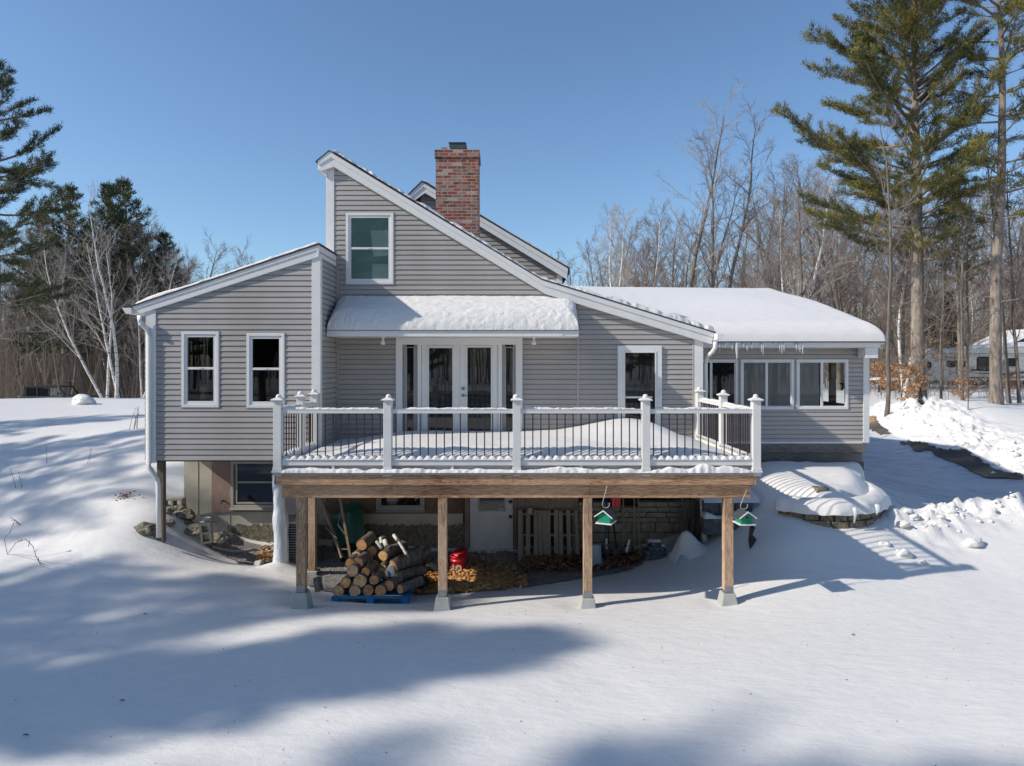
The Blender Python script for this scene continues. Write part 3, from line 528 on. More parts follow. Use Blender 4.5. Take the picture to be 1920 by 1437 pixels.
# ---- windows
def frame(mb,x0,x1,z0,z1,y0,y1,w,wb=None):
    wb=w if wb is None else wb
    mb.box(x0,x0+w,y0,y1,z0,z1); mb.box(x1-w,x1,y0,y1,z0,z1); mb.box(x0+w,x1-w,y0,y1,z1-w,z1); mb.box(x0+w,x1-w,y0,y1,z0,z0+wb)
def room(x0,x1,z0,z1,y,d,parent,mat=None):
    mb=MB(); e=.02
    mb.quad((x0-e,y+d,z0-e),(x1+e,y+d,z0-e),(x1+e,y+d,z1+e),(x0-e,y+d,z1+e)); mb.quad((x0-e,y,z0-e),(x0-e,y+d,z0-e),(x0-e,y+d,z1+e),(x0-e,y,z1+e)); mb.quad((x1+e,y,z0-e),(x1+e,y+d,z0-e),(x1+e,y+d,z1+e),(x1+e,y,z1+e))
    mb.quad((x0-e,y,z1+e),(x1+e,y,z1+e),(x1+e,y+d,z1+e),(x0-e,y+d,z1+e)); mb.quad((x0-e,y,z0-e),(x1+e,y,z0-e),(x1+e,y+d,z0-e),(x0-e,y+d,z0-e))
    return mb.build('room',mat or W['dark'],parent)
def hung(px0,py0,px1,py1,D,gl,gt,gr,gb,mid,gm='glass'):
    x0,x1,z1,z0=PX(px0,D),PX(px1,D),PZ(py0,D),PZ(py1,D); a0,a1,b1,b0,zm=PX(gl,D),PX(gr,D),PZ(gt,D),PZ(gb,D),PZ(mid,D)
    w=(a0-x0)
    mb=MB(); frame(mb,x0,x1,z0,z1,D-.022,D+.05,w*.55,w*.55); wn=mb.build('window',W['white'],H,bevel=.005)
    mb=MB(); frame(mb,x0-.012,x1+.012,z0-.012,z1+.012,D-.019,D-.005,.012); mb.build('window_channel',W['siding'],wn)
    mb=MB(); i=w*.55+.001; frame(mb,x0+i,x1-i,z0+i,z1-i,D-.006,D+.04,w*.45+.004,w*.6); mb.box(a0,a1,D-.004,D+.03,zm-.022,zm+.022); mb.box((a0+a1)/2-.03,(a0+a1)/2+.03,D-.012,D-.0045,zm+.0,zm+.018); mb.build('sash',W['white'],wn,bevel=.003)
    mb=MB(); mb.quad((a0,D+.012,b0),(a1,D+.012,b0),(a1,D+.012,zm),(a0,D+.012,zm)); mb.quad((a0,D+.004,zm),(a1,D+.004,zm),(a1,D+.004,b1),(a0,D+.004,b1)); mb.build('pane',W[gm],wn)
    room(a0,a1,b0,b1,D+.05,1.6,wn); return wn,a0,a1,b0,b1
wn,a0,a1,b0,b1=hung(341,622,411,764,DW,351,630,404,755,691)
mb=MB(); 
for k,(u,wd) in enumerate(((.18,.035),(.27,.02),(.45,.16))): 
    mb.box(a0+(a1-a0)*u,a0+(a1-a0)*u+wd,DW+.45+.04*k,DW+.46+.04*k,b0,b1)
mb.build('curtain',W['curtw'],wn); mb=MB(); mb.lathe(a0+.17,DW+.3,[(.05,b0),(.07,b0+.08),(.05,b0+.16),(.085,b0+.2),(.075,b0+.28),(.0,b0+.33)],9); mb.build('ornament',W['cinder'],wn)
wn,a0,a1,b0,b1=hung(463,625,534,765,DW,473,633,526,755,692)
mb=MB(); mb.lathe(a0+.3,DW+.5,[(.02,b1-.25),(.07,b1-.35),(.11,b1-.48),(.05,b1-.6)],8); mb.build('ornament',W['dwood'],wn); mb=MB(); mb.box(a0+.05,a1-.02,DW+.6,DW+.63,b0+.04,b0+.07); mb.build('inner_sill',W['dwood'],wn)
wn,a0,a1,b0,b1=hung(649,399.5,738,533.5,DM,658,407.5,729,527,466)
mb=MB(); 
for k in range(42):
    z=b0+(b1-b0)*k/42; mb.box(a0-.02,a1+.02,DM+.034,DM+.04,z,z+(b1-b0)/42*.86)
mb.box(a0-.02,a1+.02,DM+.041,DM+.044,b0,b1); mb.build('blind',W['blind'],wn)
mb=MB(); 
pl=[(.52,.80),(.98,.80),(.98,.58),(.98,.40),(.58,.38),(.55,.60)]
mb.prism([(a0+(a1-a0)*u,b0+(b1-b0)*v) for u,v in pl],DM+.018,DM+.022)
mb.prism([(a0+(a1-a0)*u,b0+(b1-b0)*v) for u,v in [(.55,.02),(.98,.02),(.98,.26),(.56,.27)]],DM+.018,DM+.022); mb.build('curtain',W['curt'],wn)
# sunroom sliders
for i,(p0,p1) in enumerate(SW):
    D=DS; x0,x1,z1,z0=PX(p0,D),PX(p1,D),PZ(674,D),PZ(768,D); mb=MB(); frame(mb,x0,x1,z0,z1,D-.025,D+.05,.055,.06); wn=mb.build('window',W['white'],H,bevel=.006)
    xm=(x0+x1)/2-.01; mb=MB(); mb.box(xm-.028,xm+.028,D-.015,D+.03,z0+.06,z1-.055); frame(mb,x0+.056,x1-.056,z0+.061,z1-.056,D-.012,D+.02,.02); mb.build('sash',W['white'],wn,bevel=.003)
    mb=MB(); mb.quad((x0+.05,D+.0,z0+.05),(x1-.05,D+.0,z0+.05),(x1-.05,D+.0,z1-.05),(x0+.05,D+.0,z1-.05)); mb.build('pane',W['dglass' if i==0 else 'glass'],wn)
    if i: 
        room(x0,x1 if i==1 else xm,z0,z1,D+.06,2.4,wn); mb=MB(); mb.box(x0+.06,(x1 if i==1 else xm)-.05,D+.012,D+.016,z0+.05,z1-.05); mb.build('window_shade',W['shade'],wn)
    if i==2:
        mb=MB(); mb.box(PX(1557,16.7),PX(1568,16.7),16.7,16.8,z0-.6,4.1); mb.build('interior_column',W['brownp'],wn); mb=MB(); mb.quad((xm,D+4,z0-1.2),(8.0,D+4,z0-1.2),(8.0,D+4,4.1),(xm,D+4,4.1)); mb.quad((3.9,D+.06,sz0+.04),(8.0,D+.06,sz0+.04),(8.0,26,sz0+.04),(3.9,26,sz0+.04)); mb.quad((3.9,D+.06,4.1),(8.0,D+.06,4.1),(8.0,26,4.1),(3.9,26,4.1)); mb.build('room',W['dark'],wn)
        sc=P(1579,722,D+.35); vs=[]
        for k in range(10):
            r_=.16 if k%2==0 else .06; vs.append((sc.x+.05+r_*math.sin(k*math.pi/5),sc.z+r_*math.cos(k*math.pi/5)))
        mb=MB(); mb.prism(vs,D+.3,D+.32); mb.build('star_ornament',W['dwood'],wn)
        mb=MB(); mb.lathe(xm+.2,D+.3,[(.0,z0+.04),(.22,z0+.06),(.2,z0+.12),(.0,z0+.15)],12); mb.build('cushion',W['redc'],wn,True)
# entry doors with sidelights
D=DM; zb=2.08
mb=MB(); frame(mb,PX(742.5,D),PX(979.5,D),zb,PZ(634,D),D-.04,D+.06,PX(755.5,D)-PX(742.5,D)-.005,.05); mb.box(PX(783,D),PX(790.5,D),D-.035,D+.06,zb+.05,PZ(640,D)); mb.box(PX(934,D),PX(941.5,D),D-.035,D+.06,zb+.05,PZ(640,D))
E=mb.build('entrance',W['white'],H,bevel=.006)
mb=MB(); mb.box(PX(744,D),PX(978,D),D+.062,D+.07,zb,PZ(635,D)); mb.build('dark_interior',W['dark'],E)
mb=MB(); mb.box(PX(861.6,D),PX(863.9,D),D-.012,D+.05,zb+.05,PZ(639.5,D)); mb.build('door_astragal',W['white'],E)
for s0,s1,g0_,g1_ in ((756,782.5,763,776),(942,967.5,948.5,961.5)):
    mb=MB(); frame(mb,PX(s0,D),PX(s1,D),zb+.05,PZ(641,D),D-.01,D+.04,PX(g0_,D)-PX(s0,D)-.012,.1); S=mb.build('sidelight',W['vent'],E,bevel=.004)
    mb=MB(); frame(mb,PX(g0_-1.2,D),PX(g1_+1.2,D),zb+.15,PZ(651,D),D-.018,D+.03,.014); mb.build('sidelight_frame',W['shade'],E)
    mb=MB(); mb.quad((PX(g0_,D),D+.01,zb+.15),(PX(g1_,D),D+.01,zb+.15),(PX(g1_,D),D+.01,PZ(644,D)),(PX(g0_,D),D+.01,PZ(644,D))); mb.build('sidelight_pane',W['dglass'],E)
for d0,d1,g0_,g1_,sd in ((791,861.5,804.5,848,0),(864,933.5,876.5,920,1)):
    mb=MB(); frame(mb,PX(d0,D),PX(d1,D),zb+.05,PZ(639.5,D),D-.005,D+.04,PX(g0_,D)-PX(d0,D),.17); dr=mb.build('door',W['white'],H,bevel=.004)
    mb=MB(); frame(mb,PX(g0_-3,D),PX(g1_+3,D),zb+.19,PZ(649,D),D-.022,D-.006,.028); mb.build('glazing_bead',W['white'],dr,bevel=.004)
    mb=MB(); mb.quad((PX(g0_-.5,D),D+.008,zb+.2),(PX(g1_+.5,D),D+.008,zb+.2),(PX(g1_+.5,D),D+.008,PZ(651.5,D)),(PX(g0_-.5,D),D+.008,PZ(651.5,D))); mb.build('pane',W['dglass'],dr)
    if sd:
        for hy in (729,742):
            c=P(868.5,hy,D-.006); mb=MB(); mb.tube([c,c+Vector((0,-.015,0))],.033,14); mb.tube([c+Vector((0,-.015,0)),c+Vector((0,-.06,0))],.014,8)
            if hy==742: mb.tube([c+Vector((0,-.055,0)),c+Vector((.09,-.06,-.005))],.010,6)
            mb.build('handle',W['metal'],dr,True)
# side entry with storm door
x0,x1,z1=PX(1158,D),PX(1240.5,D),PZ(648.5,D); mb=MB(); frame(mb,x0,x1,zb,z1,D-.045,D+.05,.13,.1); dr=mb.build('storm_door',W['white'],H,bevel=.006)
mb=MB(); frame(mb,x0+.115,x1-.115,zb+.1,z1-.115,D-.055,D-.046,.03); mb.build('glazing_bead',W['white'],dr,bevel=.003)
mb=MB(); mb.quad((x0+.12,D+.0,zb+.09),(x1-.12,D,zb+.09),(x1-.12,D,z1-.12),(x0+.12,D,z1-.12)); mb.build('pane',W['dglass'],dr)
mb=MB(); c=P(1238,738,D-.05); mb.box(c.x-.012,c.x+.012,c.y-.03,c.y-.001,c.z-.09,c.z+.08); mb.build('handle',W['white'],dr,bevel=.003)
mb=MB(); c=P(1178,742,D+.15); mb.tube([c,c+Vector((0,-.03,0))],.06,12); mb.build('interior_knob',W['bulb'],dr)
mb=MB(); mb.box(PX(1172,D),PX(1223,D),D-.012,D-.004,PZ(747,D),PZ(743.5,D)); mb.build('glazing_bar',W['white'],dr)
# outlet and siding accents
mb=MB(); c=P(626,795,DM-.03); mb.box(c.x-.04,c.x+.05,c.y-.04,c.y,c.z-.05,c.z+.05); mb.build('outlet_box',W['metal'],H,bevel=.006)
# basement -------------------------------------------------
BD=14.1; bz=lambda py:PZ(py,BD)
mb=MB(); mb.box(PX(345,BD),PX(868,BD),BD,BD+.25,-.6,1.93); mb.box(PX(345,BD),PX(345,BD)+.25,BD+.251,19,-.3,1.9)
for px in (371,431,492,561,704,770): mb.box(PX(px,BD)-.006,PX(px,BD)+.006,BD-.008,BD+.001,-.6,1.9)
mb.build('basement_wall',W['conc'],H)
r_=random.Random(4)
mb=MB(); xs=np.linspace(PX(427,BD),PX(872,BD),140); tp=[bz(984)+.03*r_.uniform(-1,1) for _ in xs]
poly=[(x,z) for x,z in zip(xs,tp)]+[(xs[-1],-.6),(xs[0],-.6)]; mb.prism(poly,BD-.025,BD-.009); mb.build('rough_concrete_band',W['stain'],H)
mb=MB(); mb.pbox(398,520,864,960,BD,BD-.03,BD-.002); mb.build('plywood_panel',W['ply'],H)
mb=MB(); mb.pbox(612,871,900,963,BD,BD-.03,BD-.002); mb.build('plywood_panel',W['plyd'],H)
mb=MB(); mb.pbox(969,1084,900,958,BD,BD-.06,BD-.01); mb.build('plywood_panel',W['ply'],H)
mb=MB(); mb.pbox(520,610,900,962,BD,BD-.03,BD-.002); mb.build('plywood_panel',W['shade'],H)
mb=MB(); mb.box(PX(868,BD),PX(1084,BD),BD+.03,BD+.2,-.6,1.93); mb.build('basement_wall',W['dwood'],H)
def bwin(p0,t0,p1,t1,gl,gt,gr,gb,mid,fm):
    D=BD-.03; mb=MB(); frame(mb,PX(p0,D),PX(p1,D),PZ(t1,D),PZ(t0,D),D-.05,D,.06,.07); mb.box(PX(p0-1.5,D),PX(p1+1.5,D),D-.09,D-.001,PZ(t1+2.5,D),PZ(t1,D)-.001); wn=mb.build('basement_window',W[fm],H,bevel=.004)
    mb=MB(); frame(mb,PX(gl,D)-.035,PX(gr,D)+.035,PZ(gb,D)-.04,PZ(gt,D)+.03,D-.035,D-.004,.035)
    if mid: mb.box(PX(gl,D),PX(gr,D),D-.04,D-.004,PZ(mid,D)-.018,PZ(mid,D)+.018)
    mb.build('sash',W[fm],wn,bevel=.003)
    mb=MB(); mb.quad((PX(gl,D),D-.018,PZ(gb,D)),(PX(gr,D),D-.018,PZ(gb,D)),(PX(gr,D),D-.018,PZ(gt,D)),(PX(gl,D),D-.018,PZ(gt,D))); mb.build('pane',W['dglass'],wn)
bwin(434,864,532,953,446,868,525,941,904,'curtw'); bwin(706,900,796,957,715,905,788,947,None,'curtw')
# basement door
D=BD-.0; mb=MB(); mb.box(PX(881,D),PX(962,D),D-.05,D-.005,bz(1046),bz(900)); bd=mb.build('basement_door',W['doorp'],H,bevel=.004)
mb=MB(); mb.box(PX(872,D),PX(880,D),D-.09,D+.02,bz(1049),bz(900)); mb.box(PX(963,D),PX(969,D),D-.09,D+.02,bz(1049),bz(900)); mb.box(PX(872,D),PX(969,D),D-.12,D+.0,bz(1054),bz(1049)); mb.build('door_jamb',W['ply'],H,bevel=.004)
mb=MB(); frame(mb,PX(897,D),PX(948,D),bz(958),bz(905),D-.065,D-.051,.035); mb.build('glazing_bead',W['curtw'],bd,bevel=.003)
mb=MB(); mb.quad((PX(899,D),D-.053,bz(956)),(PX(946,D),D-.053,bz(956)),(PX(946,D),D-.053,bz(906)),(PX(899,D),D-.053,bz(906))); mb.build('pane',W['dglass'],bd)
mb=MB()
def strip_(mb,p,q,wd,y0,y1):
    a=Vector((PX(p[0],D),0,bz(p[1]))); b=Vector((PX(q[0],D),0,bz(q[1]))); n=(b-a).normalized(); n=Vector((-n.z,0,n.x))*wd
    mb.prism([(a.x+n.x,a.z+n.z),(b.x+n.x,b.z+n.z),(b.x-n.x,b.z-n.z),(a.x-n.x,a.z-n.z)],y0,y1)
for p_,q_ in (((904,973),(939,973)),((904,973),(921,990)),((939,973),(921,990)),((904,1023),(939,1023)),((904,1023),(921,1006)),((939,1023),(921,1006)),((901,978),(901,1018)),((901,978),(917,998)),((901,1018),(917,998)),((942,978),(942,1018)),((942,978),(926,998)),((942,1018),(926,998))): strip_(mb,p_,q_,.008,D-.056,D-.05)
mb.build('door_moulding',W['doorp'],bd)
mb=MB(); mb.box(PX(934,D),PX(945,D),D-.058,D-.054,bz(955),bz(953)); mb.build('sticker',W['bulb'],bd)
for py in (941,969):
    c=P(957,py,D-.05); mb=MB(); mb.tube([c,c+Vector((0,-.02,0))],.038,14); mb.tube([c+Vector((0,-.02,0)),c+Vector((0,-.07,0))],.026,12); mb.build('handle',W['brass'],bd,True)
mb=MB(); c=P(994,956,BD-.16); mb.box(c.x-.045,c.x+.045,c.y-.06,c.y+.02,c.z-.07,c.z+.05); mb.build('junction_box',W['curtw'],H,bevel=.006)
# hidden crawl space under the right half
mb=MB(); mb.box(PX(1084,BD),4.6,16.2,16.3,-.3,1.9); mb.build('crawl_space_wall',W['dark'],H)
# wing support posts
mb=MB(); mb.box(PX(296,12.7),PX(308.5,12.7),12.66,12.76,zg(PX(302,12.7),12.7)-.3,wz0-.02); mb.build('support_post',W['greyz'],H,bevel=.004)
mb=MB(); mb.box(PX(579,12.7),PX(592,12.7),12.66,12.80,-.35,1.9); mb.build('support_post',W['woodz'],H,bevel=.004)
mb=MB(); mb.box(PX(577,12.7),PX(596,12.7),12.6,12.86,-.4,-.12); mb.build('post_base',W['pier'],H)
# sunroom beams and posts
mb=MB(); mb.box(3.9,PX(1623,DS),DS-.02,DS+.06,PZ(849,DS),sz0-.04); mb.build('rim_beam',W['grey'],H,bevel=.005)
mb=MB(); mb.box(4.3,PX(1614,15.6),DS+.02,DS+.12,PZ(868,DS),PZ(849,DS)-.002); mb.build('support_beam',W['grey'],H,bevel=.005)
mb=MB()
for k in range(16): mb.box(4.0+k*.26,4.04+k*.26,DS+.13,25,PZ(848,DS),sz0-.015)
mb.build('floor_joists',W['dwood'],H)
mb=MB(); mb.box(PX(1605,15.7),PX(1617,15.7),15.63,15.75,zg(7.98,15.7)-.3,PZ(868,DS)); mb.build('support_post',W['greyz'],H,bevel=.004); mb=MB(); mb.box(PX(1434,15.7),PX(1445,15.7),15.63,15.75,.9,PZ(868,DS)); mb.build('support_post',W['greyz'],H,bevel=.004); mb=MB(); mb.box(PX(1532,17),PX(1548,17),17,17.12,.9,sz0-.02)
mb.build('support_post',W['greyz'],H,bevel=.004)
mb=MB()
for k in range(5):
    z0=.72+k*.2; mb.box(PX(1592,16),PX(1608,16),15.95,16.25,z0,z0+.19)
mb.build('block_pier',W['block'],H,bevel=.006)
mb=MB(); c=P(512,943,BD-.05)
mb=MB(); c=P(421,940,BD-.04); mb.tube([c,c+Vector((-.02,-.07,.02)),c+Vector((-.04,-.09,-.04))],[.02,.025,.015],6); mb.build('hose_tap',W['brass'],H)

# ------------------------------------------------------------------ snow lying on things
def snow_sheet(name,base,us,vs,thick,rnd,label,amp=.02,rough=True,edges='uUvV',seed=0,hump=None,parent=None,nf=3.0,mat=None):
    nu,nv=len(us),len(vs); mb=MB(); r=[]; 
    for j,v in enumerate(vs):
        for i,u in enumerate(us):
            d=9
            if 'u' in edges: d=min(d,u-us[0])
            if 'U' in edges: d=min(d,us[-1]-u)
            if 'v' in edges: d=min(d,v-vs[0])
            if 'V' in edges: d=min(d,vs[-1]-v)
            t=1.0 if d>=rnd else math.sqrt(max(0,1-(1-d/rnd)**2))
            p=Vector(base(u,v)); h=thick if hump is None else hump(u,v)
            nz=noise.fractal((p*nf)+Vector((seed,0,0)),1,2,4)*amp*(1+(1.5*(1-t) if rough else 0))
            e=noise.noise(p*nf*2.3+Vector((seed+9,3,1)))*amp*1.2 if 0<d<rnd*1.2 else 0
            r.append((p.x,p.y-(e if rough else 0),p.z+max(.001 if t==0 else .006,h*t+nz*(1 if t>0 else 0))))
    fs=[(j*nu+i,j*nu+i+1,(j+1)*nu+i+1,(j+1)*nu+i) for j in range(nv-1) for i in range(nu-1)]
    mb.add(r,fs); o=mb.build(name,W[mat or ('snowr' if rough else 'snow')],parent,True)
    if parent is None: tag(o,label,'snow',None,'stuff')
    return o
def crowd(a,b,n,e=.25,pw=2.2):                       # parameters crowded towards both ends
    t=np.linspace(0,1,n); s=np.where(t<.5,.5*(2*t)**pw,1-.5*(2*(1-t))**pw); return list(a+(b-a)*(s*.6+t*.4))
# awning
snow_sheet('awning_snow',lambda u,v:(u,v,az+.012+(atop-az)*(v-ya)/(yb-ya)),crowd(axl+.01,axr+.01,150),crowd(ya-.035,DM-.02,56),.27,.24,'thick rounded snow on the small roof over the entry doors',.011,edges='uUv',seed=3,hump=lambda u,v:.27-.12*smooth(13.1,13.8,v)+.02*noise.noise((u*.7,v,2)),nf=11)
# sunroom roof
def shump(u,v):
    return .27+.16*float(vnoise(np.array([u]),np.array([v]),.3,3)[0])-.05*float(smooth(17,21,np.array(v)))
snow_sheet('roof_snow',lambda u,v:(u,v,(ez+(rz-ez)*(v-15.03)/(ry-15.03)) if v<ry else rz-(rz-ez)*(v-ry)/(ry-15.03)),crowd(.6,sx1+.02,150),sorted(set(list(np.linspace(15.0,15.5,22))+list(np.linspace(15.55,20.4,40))+list(np.linspace(20.5,21.5,10))+list(np.linspace(21.8,26.9,12)))),.2,.42,'smooth deep snow covering the low roof of the sunroom',.006,False,'Uv',seed=8,hump=shump,nf=4,mat='snows')
# main rake snow, thin
def along(pts):
    L=[0]
    for a_,b_ in zip(pts,pts[1:]): L.append(L[-1]+math.hypot(b_[0]-a_[0],b_[1]-a_[1]))
    def f(s):
        for k in range(len(pts)-1):
            if s<=L[k+1]+1e-9: t=(s-L[k])/(L[k+1]-L[k]); return (pts[k][0]+(pts[k+1][0]-pts[k][0])*t,pts[k][1]+(pts[k+1][1]-pts[k][1])*t)
        return pts[-1]
    return f,L[-1]
f,L=along([ext(xz(rB),.05,.024),ext(xz(rC),0,.024),ext(xz(rE),.03,.014)])
snow_sheet('roof_snow',lambda u,v:(f(u)[0],v+.0,f(u)[1]),list(np.linspace(0,L,260)),[13.67,13.675,13.69,13.71,13.74,13.78,13.85,13.95,14.1,14.6,15.5,17,19,21],.09,.09,'thin lumpy snow along the steep main roof edge',.03,True,'uUv',seed=12,hump=lambda u,v:.05+.05*smooth(5,8,u)+.012*math.sin(u*9),nf=6)
f2,L2=along([ext(xz(a),-.04,.0),ext(xz(b),.0,.03)]) if 0 else along([(P(247,575,12.565).x-.04,P(247,575,12.565).z),(P(597,459.5,12.565).x,P(597,459.5,12.565).z+.03)])
snow_sheet('roof_snow',lambda u,v:(f2(u)[0],v,f2(u)[1]),list(np.linspace(.1,L2,150)),[12.545,12.549,12.556,12.566,12.59,12.64,12.74,13,13.4,13.79],.06,.06,'thin white snow along the left wing roof',.012,True,'uUv',seed=15,hump=lambda u,v:.045+.04*math.exp(-((u-.55)/.35)**2),nf=4)
f3,L3=along([ext(xz(g1),.05,.03),ext(xz(g2),.02,.02)])
snow_sheet('roof_snow',lambda u,v:(f3(u)[0],v,f3(u)[1]),list(np.linspace(0,L3,120)),[16.47,16.48,16.5,16.55,16.65,17,18,20.9],.05,.05,'thin snow on the rear gable behind the chimney',.018,True,'uUv',seed=19,hump=lambda u,v:.02+.03*smooth(2,4,u),nf=5)
mb=MB(); 
o=snow_sheet('chimney_snow',lambda u,v:(u,v,z1-.002),list(np.linspace(x0,x0+.01,2)) if 0 else list(np.linspace(PX(882,D3),PX(896,D3),10)),list(np.linspace(D3+.02,D3+.3,10)),.05,.08,'small white cap of snow on the chimney top',.004,True,hump=lambda u,v:.06)
# ------------------------------------------------------------------ deck
DF=10.5; DK=empty('deck',(0,DF,0),'raised timber deck with white posts, black balusters and deep snow in front of the entry','deck')
dx0,dx1=PX(514,DF),PX(1425,DF); dz=PZ(887,DF)
LX,RX=PX(519,DF),PX(1420,DF)
mb=MB(); mb.box(dx0-.02,dx1+.02,DF+.0,DM-.05,dz-.03,dz) ; mb.cm=0
mb.v=[]; mb.f=[]; mb.m=[]
mb.box(dx0-.02,-3.53,DF-.02,DW-.04,dz-.032,dz); mb.box(-3.529,dx1+.02,DF-.02,DM-.05,dz-.032,dz)
mb.build('deck_boards',W['vent'],DK,bevel=.004)
rz0=PZ(910,DF)
mb=MB(); mb.box(dx0+.02,PX(962,DF)-.002,DF+.01,DF+.05,rz0,dz-.034); mb.box(PX(962,DF)+.002,dx1-.09,DF+.01,DF+.05,rz0,dz-.034); mb.box(dx1-.088,dx1-.05,DF+.012,DM-.06,rz0,dz-.034)
mb.build('rim_joist',W['wood'],DK,bevel=.004)
mb=MB(); mb.box(dx0+.0,dx0+.04,DF+.012,DW-.05,rz0+.01,dz-.034); mb.build('rim_joist',W['dwood'],DK,bevel=.004)
mb=MB(); mb.box(PX(528,DF+.08),PX(1106,DF+.08)-.002,DF+.08,DF+.20,PZ(934,DF+.08),rz0-.002); mb.box(PX(1106,DF+.08)+.002,PX(1407,DF+.08),DF+.08,DF+.20,PZ(934,DF+.08),rz0-.002); mb.build('beam',W['wood'],DK,bevel=.005)
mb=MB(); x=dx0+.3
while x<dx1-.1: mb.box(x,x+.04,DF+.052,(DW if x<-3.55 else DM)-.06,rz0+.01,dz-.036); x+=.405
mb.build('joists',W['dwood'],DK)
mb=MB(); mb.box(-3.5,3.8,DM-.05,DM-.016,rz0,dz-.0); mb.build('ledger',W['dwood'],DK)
for i,(p0,p1,pb,fb0,fb1) in enumerate(((554.4,572,1108,0,0),(821,838,1116,0,0),(1094,1111,1118,0,0),(1358,1376,1109,0,0))):
    D=DF+.08; c=PX((p0+p1)/2,D); hw=(PX(p1,D)-PX(p0,D))/2*.96; zb_=PZ(pb,D)
    mb=MB(); mb.box(c-hw,c+hw,D+.005,D+.005+2*hw*.9,zb_,PZ(934,D)-.001); p=mb.build('post',W['woodz'],DK,bevel=.006)
    mb=MB(); mb.box(c-hw*.95,c+hw*.95,D-.004,D+.004,zb_-.02,zb_+.07); mb.box(c-hw-.003,c+hw+.003,D,D+2*hw,zb_-.03,zb_-.004); mb.build('post_bracket',W['metal'],p)
    yc=D+hw; zf=zb_-.035; mb=MB(); r1,r2=.098,.185
    vs=[(c-r1,yc-r1,zf),(c+r1,yc-r1,zf),(c+r1,yc+r1,zf),(c-r1,yc+r1,zf),(c-r2,yc-r2,zf-.5),(c+r2,yc-r2,zf-.5),(c+r2,yc+r2,zf-.5),(c-r2,yc+r2,zf-.5)]
    mb.add(vs,[(0,1,2,3),(0,4,5,1),(1,5,6,2),(2,6,7,3),(3,7,4,0)]); mb.build('footing',W['pier'],p,bevel=.012)
# railing
zr1,zr0=PZ(768,DF),PZ(776,DF); zb1,zb0=PZ(863,DF),PZ(874,DF)
FXp=[LX,PX(726,DF),PX(969,DF),PX(1212,DF),RX]
posts=[(x,DF+.07) for x in FXp]+[(LX,PX(0,1)*0+11.70),(LX,12.50),(RX,12.2),(RX,13.72)]
snowcaps=[]
for i,(x,y) in enumerate(posts):
    top=PZ(752,DF); h=.062; mb=MB(); mb.box(x-h,x+h,y-h,y+h,dz-.05,top); mb.box(x-h-.02,x+h+.02,y-h-.02,y+h+.02,dz-.0+.001,dz+.03); mb.box(x-h-.008,x+h+.008,y-h-.008,y+h+.008,dz+.031,dz+.075)
    p=mb.build('railing_post',W['cap'],DK,bevel=.005)
    mb=MB(); k=4; pr=[(h+.028,top),(h+.034,top+.012),(h+.022,top+.025),(h+.0,top+.034),(h-.03,top+.05),(.03,top+.058)]
    vs=[(x+sx*r,y+sy*r,z) for r,z in pr for sx,sy in ((-1,-1),(1,-1),(1,1),(-1,1))]; n=len(pr)
    mb.add(vs,[(a_*4+j,a_*4+(j+1)%4,(a_+1)*4+(j+1)%4,(a_+1)*4+j) for a_ in range(n-1) for j in range(4)]+[(3,2,1,0),(n*4-4,n*4-3,n*4-2,n*4-1)]); mb.build('post_cap',W['cap'],p)
    snowcaps.append((x,y,top+.045))
rr=random.Random(9)
def rail(p0,p1,n,drop=0.0):
    (x0,y0),(x1,y1)=p0,p1; h=.062; d=Vector((x1-x0,y1-y0,0)); L=d.length; d.normalize(); a_=Vector((x0,y0,0))+d*h; b_=Vector((x1,y1,0))-d*h; L2=(b_-a_).length
    M=Matrix.Translation(a_)@Matrix(((d.x,-d.y,0,0),(d.y,d.x,0,0),(0,0,1,0),(0,0,0,1)))
    mb=MB(); mb.box(0,L2,-.035,.035,zr0,zr1-.01); mb.box(0,L2,-.04,.04,zr1-.009,zr1+.0); mb.xform(M); s=mb.build('railing_section',W['cap'],DK,bevel=.005)
    mb=MB(); mb.box(0,L2,-.03,.03,zb0,zb1); mb.box(L2/2-.02,L2/2+.02,-.015,.015,dz+.001,zb0-.001); mb.xform(M); mb.build('bottom_rail',W['cap'],s,bevel=.005)
    for k in range(n):
        u=L2*(k+.5)/n; mb=MB(); mb.tube([(u,0,zb1-.005),(u,0,zr0+.002)],.0095,8,False); mb.xform(M); mb.build('baluster',W['black'],s,True)
    # snow on top rail and hummocks on the bottom rail
    if L2>1.2 or True:
        g0=rr.uniform(0,.05); A=a_.copy()
        us=list(np.linspace(.04+g0,L2-.03-rr.uniform(0,.1),int(L2/.018)))
        snow_sheet('railing_snow',lambda u,v:tuple(M@Vector((u,v,zr1-.001))),us,[-.038,-.036,-.028,-.014,0,.014,.028,.036,.038],.03,.03,'strip of lumpy snow on a white deck handrail',.014,True,seed=rr.random()*50,hump=lambda u,v:.012+.026*max(0,noise.noise((u*2.1,x0*3+y0,3))+.35),nf=9)
        us=list(np.linspace(.0,L2,int(L2/.012))); sp=L2/n
        snow_sheet('railing_snow',lambda u,v:tuple(M@Vector((u,v,zb1-.003))),us,[-.045,-.042,-.03,-.015,0,.015,.03,.05,.09],.05,.05,'row of small snow humps between the deck balusters',.006,True,edges='uUv',seed=rr.random()*50,hump=lambda u,v:.008+.055*abs(math.sin(math.pi*u/sp))**.8*(1 if True else 0),nf=6)
fy=DF+.07
for i,(p0,p1,n) in enumerate(((0,1,13),(1,2,15),(2,3,15),(3,4,13))): rail((FXp[p0],fy),(FXp[p1],fy),n)
rail((LX,fy),(LX,11.70),8); rail((LX,11.70),(LX,12.50),6); rail((RX,fy),(RX,12.2),13); rail((RX,12.2),(RX,13.72),12)
